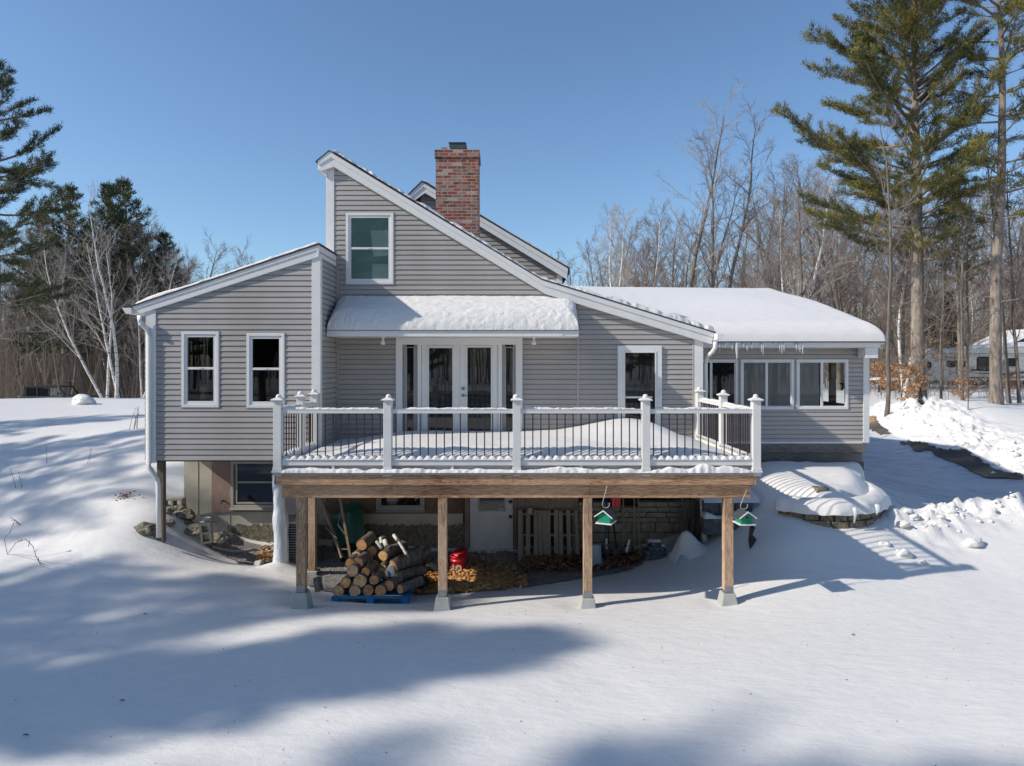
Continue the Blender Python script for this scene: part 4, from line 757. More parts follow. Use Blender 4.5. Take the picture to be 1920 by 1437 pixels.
for k,(x,y,z) in enumerate(snowcaps):
    mb=MB(); r1=.042+rr.uniform(-.004,.006); mb.lathe(x+rr.uniform(-.01,.01),y,[(r1*.9,z-.02),(r1*1.08,z+.005),(r1,z+.03),(r1*.7,z+.048),(r1*.25,z+.056)],14); o=mb.build('post_snow',W['snow'],None,True)
    tag(o,'small round ball of snow on a white deck post cap','snow',None,'stuff')
# deck snow
def dh(u,v):
    h=.35-.03*float(smooth(11,13.5,np.array(v)))
    h*=float(smooth(-3.75,-1.9,np.array(u)))*.72+.28
    h+=.26*math.exp(-((u-2.3)/.95)**2)*float(smooth(11.2,12.9,np.array(v)))
    h*=1-.50*float(smooth(2.6,3.8,np.array(u))); h=max(h,.15)
    if v<11.6: h+=.008*math.cos(2*math.pi*(u-.35*(v-10.6)*3.3)/.1235)*float(1-smooth(10.75,11.5,np.array(v)))
    h+=.03*float(fbm(np.array([u]),np.array([v]),.9,3,7)[0])
    return h
us=list(np.arange(LX-.04,RX+.07,.03)); vs_=list(np.linspace(10.615,13.76,80))
snow_sheet('deck_snow',lambda u,v:(u,v,dz+.002),us,vs_,.2,.30,'deep rippled snow drift lying across the raised deck',.008,False,'uUv',seed=2,hump=dh,nf=2)
def eh(u,v):
    n=noise.fractal((u*1.3,4.2,0),1,2,4); h=.03+.035*max(0,n+.4)
    h+=.09*math.exp(-((u-2.95)/.13)**2)+.05*math.exp(-((u-2.45)/.12)**2)+.05*math.exp(-((u-3.35)/.2)**2)+.03*math.exp(-((u-.9)/.5)**2)
    return h
snow_sheet('deck_snow',lambda u,v:(u,v,dz+.001),list(np.arange(LX+.07,RX-.07,.02)),list(np.linspace(DF-.03,DF+.12,14)),.05,.045,'narrow broken ridge of snow on the front edge of the deck',.022,True,'uUvV',seed=6,hump=eh,nf=7)
# ------------------------------------------------------------------ icicles
ri=random.Random(3)
def icicle(px,D,ztop,L,r,label,grp):
    x=PX(px,D); mb=MB(); n=7; mb.tube([(x+ri.uniform(-.003,.003),D,ztop-L*k/(n-1)) for k in range(n)],[r*(1-k/(n-1))**.8*ri.uniform(.8,1.2)+.001 for k in range(n)],6,False); o=mb.build('icicle',W['ice'],None,True); tag(o,label,'icicle',grp)
for px,L in ((1344,.16),(1349,.26),(1355,.05),(1360,.08),(1373,.16),(1394,.08),(1401,.17),(1410,.12),(1428,.2),(1431,.3),(1451,.05),(1462,.18),(1466,.27),(1470,.2),(1493,.17),(1497,.14),(1500,.22),(1505,.28)):
    icicle(px,15.04,ez-.03,L*.8+.06,.016,'short clear icicle hanging in a row from the sunroom eave','icicles along the sunroom eave')
icicle(1381.5,15.04,ez-.03,.42,.042,'longest thick icicle hanging from the sunroom eave near the downspout','icicles along the sunroom eave')
# frozen column
mb=MB(); c=P(526,1000,12.95); n=24; r_=random.Random(6); pts=[];rad=[]
for k in range(n):
    t=k/(n-1); pts.append((c.x+.015*math.sin(t*7),c.y,-.15+2.0*t)); rad.append(.105+.018*math.sin(t*9)+.045*math.exp(-((t-.45)/.1)**2)+.05*(1-t)**6+r_.uniform(-.006,.006)+.03*t)
mb.tube(pts,rad,16); o=mb.build('ice_column',W['ice'],None,True); tag(o,'tall milky column of ice frozen beneath the left end of the deck','ice column')
o=snow_sheet('ice_mound',lambda u,v:(u,v,zg(u,v)-.01),list(np.linspace(c.x-.45,c.x+.6,26)),list(np.linspace(12.3,13.4,26)),.1,.45,'low mound of snow round the foot of the ice column',.01,False,hump=lambda u,v:.13*math.exp(-((u-c.x)**2+(v-12.9)**2)/.12)+.02)

# ------------------------------------------------------------------ air conditioner
A=P(562,1048,13.35); AC=empty('air_conditioner',(A.x,A.y,-.2),'outdoor air conditioning unit with dark fins behind the left deck post','air conditioner')
x0,x1,y0,y1,z0,z1=A.x-.30,A.x+.30,13.05,13.62,-.2,.72
mb=MB(); mb.box(x0+.02,x1-.02,y0+.02,y1-.02,z0,z1-.02); mb.build('casing',W['acd'],AC)
mb=MB(); 
for k in range(17): z=z0+.05+k*.048; mb.box(x0,x1,y0,y0+.018,z,z+.008); mb.box(x1-.018,x1,y0+.02,y1,z,z+.008)
for xx in (x0,x1-.03): mb.box(xx,xx+.03,y0-.004,y0+.03,z0,z1-.06)
mb.build('louvre_grille',W['acp'],AC)
mb=MB(); mb.box(x0-.01,x1+.01,y0-.01,y1+.01,z1-.06,z1); mb.lathe(A.x,(y0+y1)/2,[(.24,z1+.001),(.22,z1+.03),(.05,z1+.04)],20); mb.build('fan_cover',W['acp'],AC,bevel=.01)
mb=MB(); mb.box(A.x-.16,A.x-.12,y0-.012,y0-.004,z1-.34,z1-.28); mb.build('badge',W['red'],AC)

# ------------------------------------------------------------------ firewood pallet and logs
PLT=empty('blue_pallet',(PX(695,11.2),11.2,-.2),'blue painted wooden pallet under the firewood pile','pallet')
px0,px1=PX(622,11.15),PX(767,11.15); y0,y1=11.12,12.2; z0=-.20
mb=MB(); 
for k in range(7): y=y0+k*(y1-y0-.09)/6; mb.box(px0,px1,y,y+.09,z0+.10,z0+.122)
mb.build('deck_board',W['blue'],PLT,bevel=.003)
for x in (px0,(px0+px1)/2-.06,px1-.12):
    for y in (y0+.004,(y0+y1)/2-.05,y1-.12): mb=MB(); mb.box(x,x+.12,y,y+.1,z0+.022,z0+.099); mb.build('spacer_block',W['blue'],PLT,bevel=.003)
mb=MB(); 
for y in (y0+.002,(y0+y1)/2-.05,y1-.12): mb.box(px0,px1,y,y+.1,z0,z0+.021)
mb.build('bottom_board',W['blue'],PLT)
rl=random.Random(11)
def log(c,r,L,yaw,pitch,label,mat='bark',grp='firewood logs on the blue pallet',k=16,name='log'):
    c=Vector(c); d=Vector((math.sin(yaw)*math.cos(pitch),math.cos(yaw)*math.cos(pitch),math.sin(pitch))); mb=MB(); n=6; up=Vector((0,0,1)); a_=d.cross(up).normalized(); b_=a_.cross(d)
    jr=[1+.05*math.sin(2*6.283*_/k+rl.uniform(-.3,.3))+rl.uniform(-.05,.05) for _ in range(k)]; r*=rl.uniform(.88,1.08); L*=rl.uniform(.68,.92); sq=rl.uniform(.9,1.0)
    vs=[]
    for i in range(n):
        p=c+d*(L*i/(n-1)); 
        for j in range(k):
            t=2*math.pi*j/k; rr_=r*jr[j]*(1+rl.uniform(-.05,.05)); vs.append(p+a_*(math.cos(t)*rr_)+b_*(math.sin(t)*rr_*sq))
    fs=[(i*k+j,i*k+(j+1)%k,(i+1)*k+(j+1)%k,(i+1)*k+j) for i in range(n-1) for j in range(k)]
    mb.add(vs,fs); mb.cm=1
    for i0,sgn in ((0,-1),((n-1)*k,1)):
        ring=[vs[i0+j] for j in range(k)]; inner=[c+d*(0 if sgn<0 else L)+(v-c-d*(0 if sgn<0 else L))*.93+d*sgn*.004 for v in ring]
        cen=c+d*((-.006) if sgn<0 else L+.006)
        mb.cm=0; mb.add(ring+inner,[(j,(j+1)%k,k+(j+1)%k,k+j) for j in range(k)]); mb.cm=1; mb.add(inner+[cen],[(j,(j+1)%k,k) for j in range(k)])
    o=mb.build(name,[W[mat],W['end']],None,True); 
    return tag(o,label,'log',grp)
rows=[('bottom row',[(634,1109,11.5),(665,1109,11),(690,1107.5,11.5),(713,1108,11),(750,1105,9.5)],11.2,-.0),
('second row',[(648,1093.5,10.5),(675,1090,12.5),(701.5,1088,11),(729.5,1098.5,11)],11.22,0),
('third row',[(661,1071,12.5),(685.5,1073,10.5)],11.3,0),
('fourth row',[(656,1056,9),(670.5,1057,11)],11.42,0)]
ordn=['leftmost','second','third','fourth','last']
for rn,ls,D,_ in rows:
    for i,(px,py,rp) in enumerate(ls):
        nm=ordn[i] if i<len(ls)-1 else 'rightmost'
        yaw=R(rl.uniform(2,12)); 
        if (px,py)==(750,1105): yaw=R(38)
        if px==729.5: yaw=R(22)
        log(P(px,py,D),rp*D/F,.48 if px!=750 else .62,yaw,R(rl.uniform(-1,3)),f'{nm} log in the {rn} of the firewood pile, cut end facing out')
log(P(718,1042.5,11.7),12*11.7/F,.5,R(25),R(5),'bright orange cut log in the upper middle of the firewood pile')
log(P(697,1034,11.85),11*11.8/F,.5,R(8),R(2),'dark brown cut log below the white birch sticks in the pile')
log(P(678,1022,11.75),12.5*11.75/F,.45,R(18),R(10),'topmost large pale log on the upper left of the firewood pile')
log(P(738,1062,11.6),14*11.6/F,.6,R(50),R(16),'large dark log with a torn pale end in the right middle of the pile')
log(P(762,1048,12.0),11*12/F,.55,R(60),R(10),'dark charred log at the right back of the pile')
log(P(722,1080,11.5),12*11.5/F,.5,R(38),R(4),'pale barked log with snow on it in the right of the pile')
log(P(760,1075,11.8),11*11.8/F,.5,R(55),R(2),'black barked log lying at the right edge of the pile')
for k,(px,py,D_,rp,yw) in enumerate(((733,1036,11.95,12,30),(750,1058,11.9,11,42),(690,1045,11.9,11,8),(742,1083,11.45,10,44),(716,1066,11.7,10,15),(758,1062,11.9,9,50),(668,1042,11.7,9.5,14),(705,1024,12.0,10,12))): log(P(px,py,D_),rp*D_/F,.4,R(yw),R(4),['cut log just right of the bright orange one','barky log above the snow patch on the pile','shadowed cut log left of the bright orange one','short angled log above the right end of the blue pallet','small cut log wedged in the centre of the pile','narrow dark log at the right shoulder of the pile','small pale log under the topmost large log','dark log behind the birch sticks'][k])
log(P(700,1060,11.8),12*11.6/F,.5,R(10),0,'dark hidden log in the middle of the pile')
for k,(px,py) in enumerate(((690,1050),(725,1062),(745,1085),(710,1045))): log(P(px,py,11.95),.1,.4,R(10),0,['shadowed log deep in the pile under the pale top log','shadowed log deep in the pile behind the torn log','shadowed log deep in the pile above the rightmost pallet log','shadowed log deep in the pile behind the orange cut log'][k])
for k,(a_,b_,r) in enumerate((((704,1013,11.6),(715,1028,11.45),.026),((721,1013,11.8),(724.5,1026,11.55),.036),((713.5,1008,11.9),(715.5,1020,11.7),.03),((737,1002,12.1),(746,1013,11.9),.034),((746,1012,11.9),(762,1040,11.6),.026))):
    A_,B_=P(*b_),P(*a_); d=B_-A_; log(A_,r,d.length,math.atan2(d.x,d.y),math.asin(d.z/d.length),['curved white birch stick on top of the pile','short white birch stick standing beside the curved one','tiny birch stub at the back top of the pile','pale birch stick at the peak of the pile','long thin birch stick slanting down right from the peak of the pile'][k],'birch')
log(P(596,1098,11.15)+Vector((.02,.0,-.09)),.075,.24,R(-30),R(58),'lone short log standing tilted in snow left of the pile',grp=None,name='log')
# dark scraps and split wood
def scraps(r):
    x=PX(r.uniform(748,800),12.4); y=r.uniform(12.1,12.9); return (x,y,max(0,.42-abs(x-PX(768,12.4))*.9-abs(y-12.4)*.4)*r.random())
flakes('bark_heap',W['bark'],900,scraps,.07,8,.0,'black heap of bark scraps and kindling at the right of the pile','bark')
log(P(790,1063,12.2)+Vector((-.1,0,-.05)),.055,.75,R(80),0,'pale split log lying flat on the wood chips right of the pile',grp=None)
log(P(812,1062,12.0),.10,.22,R(35),R(30),'short split log tilted beside the second deck post',grp=None)
o=snow_sheet('pile_snow',lambda u,v:(u,v,PZ(1078,11.6)-(u-PX(722,11.6))*-.1),list(np.linspace(PX(722,11.5),PX(741,11.5),14)),list(np.linspace(11.45,11.7,12)),.06,.08,'patch of snow resting on the right of the firewood pile',.015,True,hump=lambda u,v:.16)
# ------------------------------------------------------------------ bucket
c=P(860,1061,13.3); BK=empty('bucket',(c.x,c.y,c.z),'bright red plastic bucket in front of the basement door','bucket')
zb_=zg(c.x,c.y); mb=MB(); mb.lathe(c.x,c.y,[(.118,zb_),(.140,zb_+.22),(.158,zb_+.225),(.158,zb_+.245),(.146,zb_+.25),(.150,zb_+.30),(.162,zb_+.305),(.162,zb_+.325),(.145,zb_+.325),(.12,zb_+.05),(.0,zb_+.045)],28,False); mb.build('body',W['red'],BK,True)
mb=MB(); mb.prism([(c.x-.045,zb_+.06),(c.x+.07,zb_+.06),(c.x+.06,zb_+.15),(c.x+.0,zb_+.17),(c.x-.05,zb_+.14)],c.y-.138,c.y-.128); mb.prism([(c.x-.105,zb_+.06),(c.x-.075,zb_+.06),(c.x-.08,zb_+.16),(c.x-.11,zb_+.16)],c.y-.115,c.y-.105); mb.build('label',W['bulb'],BK)
cu=bpy.data.curves.new('letter','FONT'); cu.body='A'; cu.size=.11; cu.extrude=.001; cu.align_x='CENTER'
tmp=bpy.data.objects.new('letter',cu); COL.objects.link(tmp); dg=bpy.context.evaluated_depsgraph_get(); me=bpy.data.meshes.new_from_object(tmp.evaluated_get(dg)); COL.objects.unlink(tmp); bpy.data.objects.remove(tmp)
me.transform(Matrix.Translation((c.x+.01,c.y-.141,zb_+.068))@Matrix.Rotation(R(90),4,'X')); me.materials.clear(); me.materials.append(W['red']); o=bpy.data.objects.new('letter',me); COL.objects.link(o); o.parent=BK; o.location=-WL[BK.name]
# lid tipped inside
mb=MB(); mb.lathe(0,0,[(.0,0),(.15,0),(.155,.015),(.15,.03),(.0,.03)],24,False); mb.xform(Matrix.Translation((c.x+.03,c.y+.10,zb_+.335))@Matrix.Rotation(R(14),4,'X')@Matrix.Rotation(R(-10),4,'Y')); mb.build('lid',W['red'],BK,True)

# ------------------------------------------------------------------ wheelbarrow leaning on the wall
c=P(632,1050,13.3); WB=empty('wheelbarrow',(c.x,13.4,-.25),'green wheelbarrow stood on end against the basement wall with wooden handles up','wheelbarrow')
# tray: frustum with rounded corners, local: length up (v), width (u), depth (w towards the wall)
def rrect(a,b,r,n=5):
    pts=[]
    for cx_,cy_,s in ((a-r,b-r,0),(-a+r,b-r,1),(-a+r,-b+r,2),(a-r,-b+r,3)):
        for k in range(n): t=math.pi/2*(s+k/(n-1)); pts.append((cx_+r*math.cos(t),cy_+r*math.sin(t)))
    return pts
MT=Matrix.Translation((PX(640,13.5),13.52,.42))@Matrix.Rotation(R(-14),4,'Y')@Matrix.Rotation(R(-24),4,'Z')@Matrix.Rotation(R(-12),4,'X')
mb=MB(); lay=[(rrect(.36,.50,.14),.26),(rrect(.345,.48,.13),.245),(rrect(.30,.40,.12),.05),(rrect(.24,.30,.10),.0)]
vs=[(u,w_,v) for ring,w_ in lay for (u,v) in ring]; k=len(lay[0][0]); mb.add(vs,[(a_*k+j,a_*k+(j+1)%k,(a_+1)*k+(j+1)%k,(a_+1)*k+j) for a_ in range(3) for j in range(k)]+[tuple(range(3*k,4*k))]); mb.xform(MT); mb.build('tray',W['green'],WB,True)
for (a_,b_) in (((602,935,13.35),(641,1046,13.1)),((634,915,13.2),(657,1044,13.05))):
    mb=MB(); mb.bar(P(*a_),P(*b_),.045); mb.build('handle',W['handle'],WB)
mb=MB(); mb.tube([P(640,955,13.3),P(634,985,13.12),P(648,1003,13.08)],.014,6); mb.tube([P(608,960,13.35),P(612,990,13.2),P(632,1010,13.1)],.014,6); mb.tube([P(637,1030,13.15),P(655,1030,13.1)],.014,6); mb.build('leg_frame',W['metal'],WB)
mb=MB(); t_=[(.17*math.cos(a_/18*6.283),.17*math.sin(a_/18*6.283)) for a_ in range(19)]; cc=P(655,1046,13.35); mb.tube([(cc.x+p,cc.y,cc.z+.06+q_) for p,q_ in t_],.045,8,False); mb.build('wheel',W['rubber'],WB,True)
mb=MB(); cc=MT@Vector((.25,-.001,.1)); mb.box(cc.x+.04,cc.x+.08,13.27,13.275,cc.z-.02,cc.z+.06); 
# ------------------------------------------------------------------ grey pallet leaning on plywood
PB=empty('wooden_pallet',(PX(1028,13.7),13.7,-.3),'weathered wooden pallet leaning upright right of the basement door','pallet')
bx0,bx1=PX(971,13.65),PX(1086,13.65); zb_=-.22; zt_=PZ(961,13.7); ly=lambda z:13.62+.28*(z-zb_)/(zt_-zb_)
Wd=bx1-bx0; cols_=[(0,.075),(.135,.21),(.265,.33),(.335,.40),(.405,.47),(.475,.54),(.60,.67),(.68,.745),(.80,.87),(.94,1.0)]
mb=MB()
for k,(u0,u1) in enumerate(cols_):
    sk=(.012*math.sin(k*5)); pts=[(ly(zb_)-.0,zb_+.01*(k%3)),(ly(zt_),zt_-.01*(k%2))]
    a0_,a1_=bx0+Wd*u0,bx0+Wd*u1
    mb.add([(a0_+sk,ly(zb_),pts[0][1]),(a1_+sk,ly(zb_),pts[0][1]),(a1_,ly(zt_),pts[1][1]),(a0_,ly(zt_),pts[1][1]),(a0_+sk,ly(zb_)+.02,pts[0][1]),(a1_+sk,ly(zb_)+.02,pts[0][1]),(a1_,ly(zt_)+.02,pts[1][1]),(a0_,ly(zt_)+.02,pts[1][1])],[(0,1,2,3),(7,6,5,4),(0,4,5,1),(1,5,6,2),(2,6,7,3),(3,7,4,0)])
mb.build('slat',W['pallet'],PB)
mb=MB()
for z in (zt_-.10,(zb_+zt_)/2-.02,zb_+.08): y=ly(z)+.022; mb.box(bx0,bx1,y,y+.09,z,z+.04)
mb.build('stringer',W['pallet'],PB)
mb=MB()
for k,(u0,u1) in enumerate([(0,.1),(.3,.42),(.6,.7),(.9,1)]):
    y0_,y1_=ly(zb_)+.115,ly(zt_)+.115; mb.add([(bx0+Wd*u0,y0_,zb_),(bx0+Wd*u1,y0_,zb_),(bx0+Wd*u1,y1_,zt_),(bx0+Wd*u0,y1_,zt_)],[(0,1,2,3)])
mb.build('back_slat',W['pallet'],PB)
# ------------------------------------------------------------------ dry stone block wall right of door
mb=MB(); D=14.0; r_=random.Random(8); z=-.35; row=0
while z<PZ(945,D):
    h=.205 if z<.45 else .105
    x=PX(1086,D)-r_.uniform(0,.3); 
    while x<PX(1322,D):
        wd=r_.uniform(.28,.44) if h>.15 else r_.uniform(.24,.42)
        if z>.75 and r_.random()<.25: x+=wd; continue
        x1_=min(x+wd,PX(1322,D)); 
        if x1_-x>.05:
            y=D+r_.uniform(-.025,.02); mb.box(max(x,PX(1085,D))+.006,x1_-.006,y,y+.25,z+.005,z+h-.006)
        x+=wd
    z+=h; row+=1
o=mb.build('block_wall',W['block'],None,bevel=.012); tag(o,'grey brown stacked block wall under the right half of the deck','wall')
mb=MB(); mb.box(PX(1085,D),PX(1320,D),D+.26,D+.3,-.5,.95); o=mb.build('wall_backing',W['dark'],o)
# timber and block steps at the right
def blockrow(name,px0_,px1_,py0_,py1_,D,seed,mat,label,grp):
    r=random.Random(seed); mb=MB(); x=PX(px0_,D)
    while x<PX(px1_,D)-.05:
        w_=r.uniform(.28,.42); x1_=min(x+w_,PX(px1_,D)); mb.box(x+.005,x1_-.005,D+r.uniform(-.02,.02),D+.25,PZ(py1_,D),PZ(py0_,D)-r.uniform(0,.01)); x=x1_
    o=mb.build(name,W[mat],None,bevel=.012); tag(o,label,'retaining wall',grp)
blockrow('retaining_wall',1320,1412,942,964,13.3,1,'dblock','upper dark block retaining wall right of the deck post, snow above it','small retaining walls')
blockrow('retaining_wall',1320,1410,972,1004,13.05,2,'dblock','lower dark block retaining wall behind the right deck post','small retaining walls')
snow_sheet('retaining_wall_snow',lambda u,v:(u,v,PZ(942,13.3)-.01),list(np.linspace(PX(1320,13.3),PX(1425,13.3),40)),list(np.linspace(13.28,14.6,16)),.08,.10,'snow lying on the upper retaining wall by the corner',.02,False,'v',hump=lambda u,v:.05+.25*(v-13.28))
snow_sheet('retaining_wall_snow',lambda u,v:(u,v,PZ(972,13.05)-.01),list(np.linspace(PX(1320,13.05),PX(1395,13.05),40)),list(np.linspace(13.03,13.32,10)),.08,.06,'snow lying on the lower retaining wall by the right post',.035,False,'uUv',hump=lambda u,v:.05+.05*math.sin(u*9))
# white corner pipe
mb=MB(); mb.tube([P(1316,900,13.6),P(1317,935,13.55),P(1321,1018,13.3)],.055,10); pp=mb.build('drain_pipe',W['white'],None,True); tag(pp,'leaning white drain pipe beside the brush at the corner of the block wall','drain pipe')
mb=MB()
for k in range(12): cc=P(1316,900,13.6).lerp(P(1320,1000,13.35),k/12); mb.tube([cc+Vector((-.058,-.02,.03)),cc+Vector((0,-.06,0)),cc+Vector((.058,-.02,-.03))],.006,4,False)
mb.build('cord',W['shade'],pp)
# ------------------------------------------------------------------ planter wall
PW=empty('planter_wall',(5.9,12.5,.5),'low curved mossy stone retaining wall of the snow filled planting bed','retaining wall')
def arcpt(s):
    L=[0]; 
    for a_,b_ in zip(ARC,ARC[1:]): L.append(L[-1]+math.dist(a_,b_))
    s=s*L[-1]
    for k in range(len(ARC)-1):
        if s<=L[k+1]+1e-9: t=(s-L[k])/(L[k+1]-L[k]); return Vector((ARC[k][0]*(1-t)+ARC[k+1][0]*t,ARC[k][1]*(1-t)+ARC[k+1][1]*t,0))
r_=random.Random(2)
for row in range(3):
    mb=MB(); s=-r_.uniform(0,.08) ; z0=.52+row*.165
    while s<1:
        ds_=r_.uniform(.055,.095); s0=max(0,s)+.003; s1=min(1,s+ds_)-.003
        if s1>s0+.01:
            a_,b_=arcpt(s0),arcpt(s1); d=(b_-a_).normalized(); n=Vector((d.y,-d.x,0)); o_=r_.uniform(-.02,.02)-row*.02; h1=.158
            q_=[a_+n*(.08+o_),b_+n*(.08+o_),b_-n*.16,a_-n*.16]; mb.add([(p.x,p.y,z0) for p in q_]+[(p.x,p.y,z0+h1) for p in q_],[(3,2,1,0),(4,5,6,7),(0,1,5,4),(1,2,6,5),(2,3,7,6),(3,0,4,7)])
        s+=ds_
    mb.build('stone_course',W['stone'],PW,bevel=.014)
snow_pts=[]
mb=MB(); nu=60; nv=12; vs=[]
for i in range(nu):
    p=arcpt(i/(nu-1)); d=(arcpt(min(1,i/(nu-1)+.01))-arcpt(max(0,i/(nu-1)-.01))).normalized(); n=Vector((d.y,-d.x,0))
    for j in range(nv):
        t=j/(nv-1); off=.13-.50*t; hz=1.0+.24*math.sqrt(max(0,1-(1-min(1,t*1.5))**2))-(.03 if j==0 else 0)+noise.noise((i*.22,j*.4,1))*.02-(1.1*max(0,t-.55))**2
        e=noise.noise((i*.35,7,3))*.03; q_=p+n*(off+(e if j<4 else 0)); vs.append((q_.x,q_.y,hz+(noise.noise((i*.3,2,2))*.03 if j<2 else 0)))
mb.add(vs,[(i*nv+j,(i+1)*nv+j,(i+1)*nv+j+1,i*nv+j+1) for i in range(nu-1) for j in range(nv-1)]); o=mb.build('planter_snow',W['snow'],None,True); tag(o,'rounded lip of snow on the curved stone planter wall','snow',None,'stuff')
for px,py,L in ((1593,957,.16),(1625,938,.08)):
    cc=P(px,py,12.62); cc=Vector({1593:(6.22,12.44,1.0),1625:(6.72,12.62,1.02)}[px]); mb=MB(); mb.tube([cc+Vector((0,-.05,.12)),cc+Vector((.01,-.06,0)),cc+Vector((-.01,-.05,-L))],[.045,.03,.012],7); o=mb.build('icicle',W['ice'],None,True); tag(o,{1593:'thick icicle dripping over the curved planter wall',1625:'small icicle over the right part of the curved planter wall'}[px],'icicle')
cc=P(1542,943,13.0); mb=MB(); gz=zg(cc.x,13.0); mb.box(cc.x-.13,cc.x+.12,12.95,13.2,gz-.1,gz+.035); o=mb.build('stone',W['rock'],None,bevel=.02); tag(o,'flat dark stone poking through the snow of the planting bed','stone')
# ------------------------------------------------------------------ under the sunroom
mb=MB(); r_=random.Random(5)
for k in range(7): mb.box(PX(1445,16.6)+r_.uniform(0,.5),PX(1560,16.6)+r_.uniform(-.3,.5),16.4+.05*k,16.6+.05*k,1.18+k*.045,1.22+k*.045)
o=mb.build('lumber_stack',W['dwood'],None,bevel=.004); tag(o,'dark stack of boards stored under the sunroom','lumber')
mb=MB(); nu,nv=24,10; vs=[]; 
for i in range(nu):
    for j in range(nv):
        u=i/(nu-1);v=j/(nv-1); vs.append((4.6+2.2*u,16.2+1.2*v,1.0+.72*math.sin(math.pi*min(1,.12+u*.92))**.5*math.sin(math.pi*(.08+v*.84))**.6+noise.noise((u*5,v*4,0))*.05))
mb.add(vs,[(i*nv+j,(i+1)*nv+j,(i+1)*nv+j+1,i*nv+j+1) for i in range(nu-1) for j in range(nv-1)]); o=mb.build('tarp',W['tarp'],None,True); tag(o,'black tarp draped over things stored under the sunroom','tarp')
# ------------------------------------------------------------------ bird houses
def birdhouse(px,py,D,yaw,s,label,hook0,hole):
    c=P(px,py,D); B=empty('birdhouse',(c.x,c.y,c.z),label,'birdhouse','green birdhouses hanging from the deck'); M=Matrix.Translation(c)@Matrix.Rotation(yaw,4,'Z')
    w,h,d,rf=.095*s,.075*s,.11*s,.07*s
    mb=MB(); mb.prism([(-w,-h),(w,-h),(w,h*.55),(0,h*.55+rf),(-w,h*.55)],-d,d); mb.xform(M); body=mb.build('body',W['bird'],B,bevel=.002)
    mb=MB(); mb.box(-w-.03,w+.03,-d-.03,d+.03,-h-.016,-h-.001); mb.xform(M); mb.build('floor_board',W['white'],B)
    t=.012; e=.045
    for sg in (-1,1):
        mb=MB(); a_=(0,h*.55+rf+.002); sl_=rf/w; b_=(sg*(w+e),h*.55+rf-(w+e)*sl_+.002); mb.prism([a_,b_,(b_[0],b_[1]+t),(a_[0],a_[1]+t)],-d-.03,d+.03); mb.xform(M); mb.build('roof',W['roofb'],B)
        mb=MB(); mb.prism([(a_[0],a_[1]-.004),(b_[0],b_[1]-.004),(b_[0],b_[1]+t+.002),(a_[0],a_[1]+t+.002)],-d-.042,-d-.031); mb.xform(M); mb.build('roof_trim',W['white'],B)
    if hole:
        mb=MB(); mb.tube([(0,-d-.001,h*.35),(0,-d-.004,h*.35)],.018,14); mb.tube([(.0,-d-.02,-.01),(.045,-d-.012,-.045)],.004,5); mb.xform(M); mb.build('entrance_hole',W['dark'],B)
    top=c+Vector((0,0,h*.55+rf+t)); pts=[]
    hx=P(*hook0)
    mb=MB(); r=.055; pts=[hx]; cc=top+Vector((.0,0,r+.01))
    for k in range(11): a_=math.pi-math.pi*1.15*k/10; a_=math.pi+ (math.pi*1.12)*k/10; pts.append(cc+Vector((r*math.cos(a_),0,r*math.sin(a_))))
    mb.tube(pts,.006,6); mb.build('hook',W['curtw'],B,True)
birdhouse(1136,969,10.46,R(-24),1.0,'green birdhouse with white trimmed roof hanging at an angle left, near the third deck post',(1138.5,911,10.46),False)
birdhouse(1395,971,10.46,R(6),.98,'green birdhouse with a round hole facing forward beside the right deck post',(1400,919,10.46),True)
# ------------------------------------------------------------------ tools leaning on the block wall
def pole(name,a_,b_,r,mat,label,cat,extra=None):
    T=empty(name,tuple(b_),label,cat,'garden tools leaning on the block wall'); mb=MB(); mb.tube([a_,b_],r,8); mb.build('handle',W[mat],T,True)
    if extra: extra(T,a_,b_)
    return T
def blade(T,a_,b_,mat='metal',w=.1,h=.28):
    mb=MB(); vs=[]; 
    for i in range(5):
        for j in range(6):
            u=(i/4-.5)*2;v=j/5; vs.append((b_.x+u*w*(1-.75*v*v),b_.y-.02-.03*(1-u*u),b_.z-v*h))
    mb.add(vs,[(i*6+j,(i+1)*6+j,(i+1)*6+j+1,i*6+j+1) for i in range(4) for j in range(5)]); mb.build('blade',W[mat],T,True)
pole('shovel',P(1137,905,13.9),P(1137,1020,13.5),.017,'bluep','shovel with a blue shaft leaning behind the left birdhouse','shovel',lambda T,a_,b_:(blade(T,a_,b_,'dmetal'),(lambda mb:(mb.tube([P(1137,1010,13.5),P(1137.4,1030,13.45)],.018,8),mb.build('ferrule',W['white'],T)))(MB())))
pole('shovel',P(1149,970,13.85),P(1156,1028,13.5),.016,'tarp','shovel with a thin black shaft right of the blue one','shovel',lambda T,a_,b_:blade(T,a_,b_,'dmetal'))
pole('garden_pole',P(1168,900,13.9),P(1169,1050,13.55),.020,'handle','plain wooden pole standing near the middle of the block wall','pole')
pole('hoe',P(1189,900,13.9),P(1189,1038,13.55),.019,'handle','dark wooden handled hoe standing upright left of the orange gripped rake','hoe',lambda T,a_,b_:blade(T,a_,b_,'dmetal',.06,.1))
pole('broom',P(1186,985,13.85),P(1176,1030,13.5),.017,'handle','wooden stick with a white lower end leaning left against the wall','broom',lambda T,a_,b_:(lambda mb:(mb.tube([P(1180,1013,13.58),P(1174.5,1036,13.45)],.024,8),mb.build('grip',W['white'],T)))(MB()))
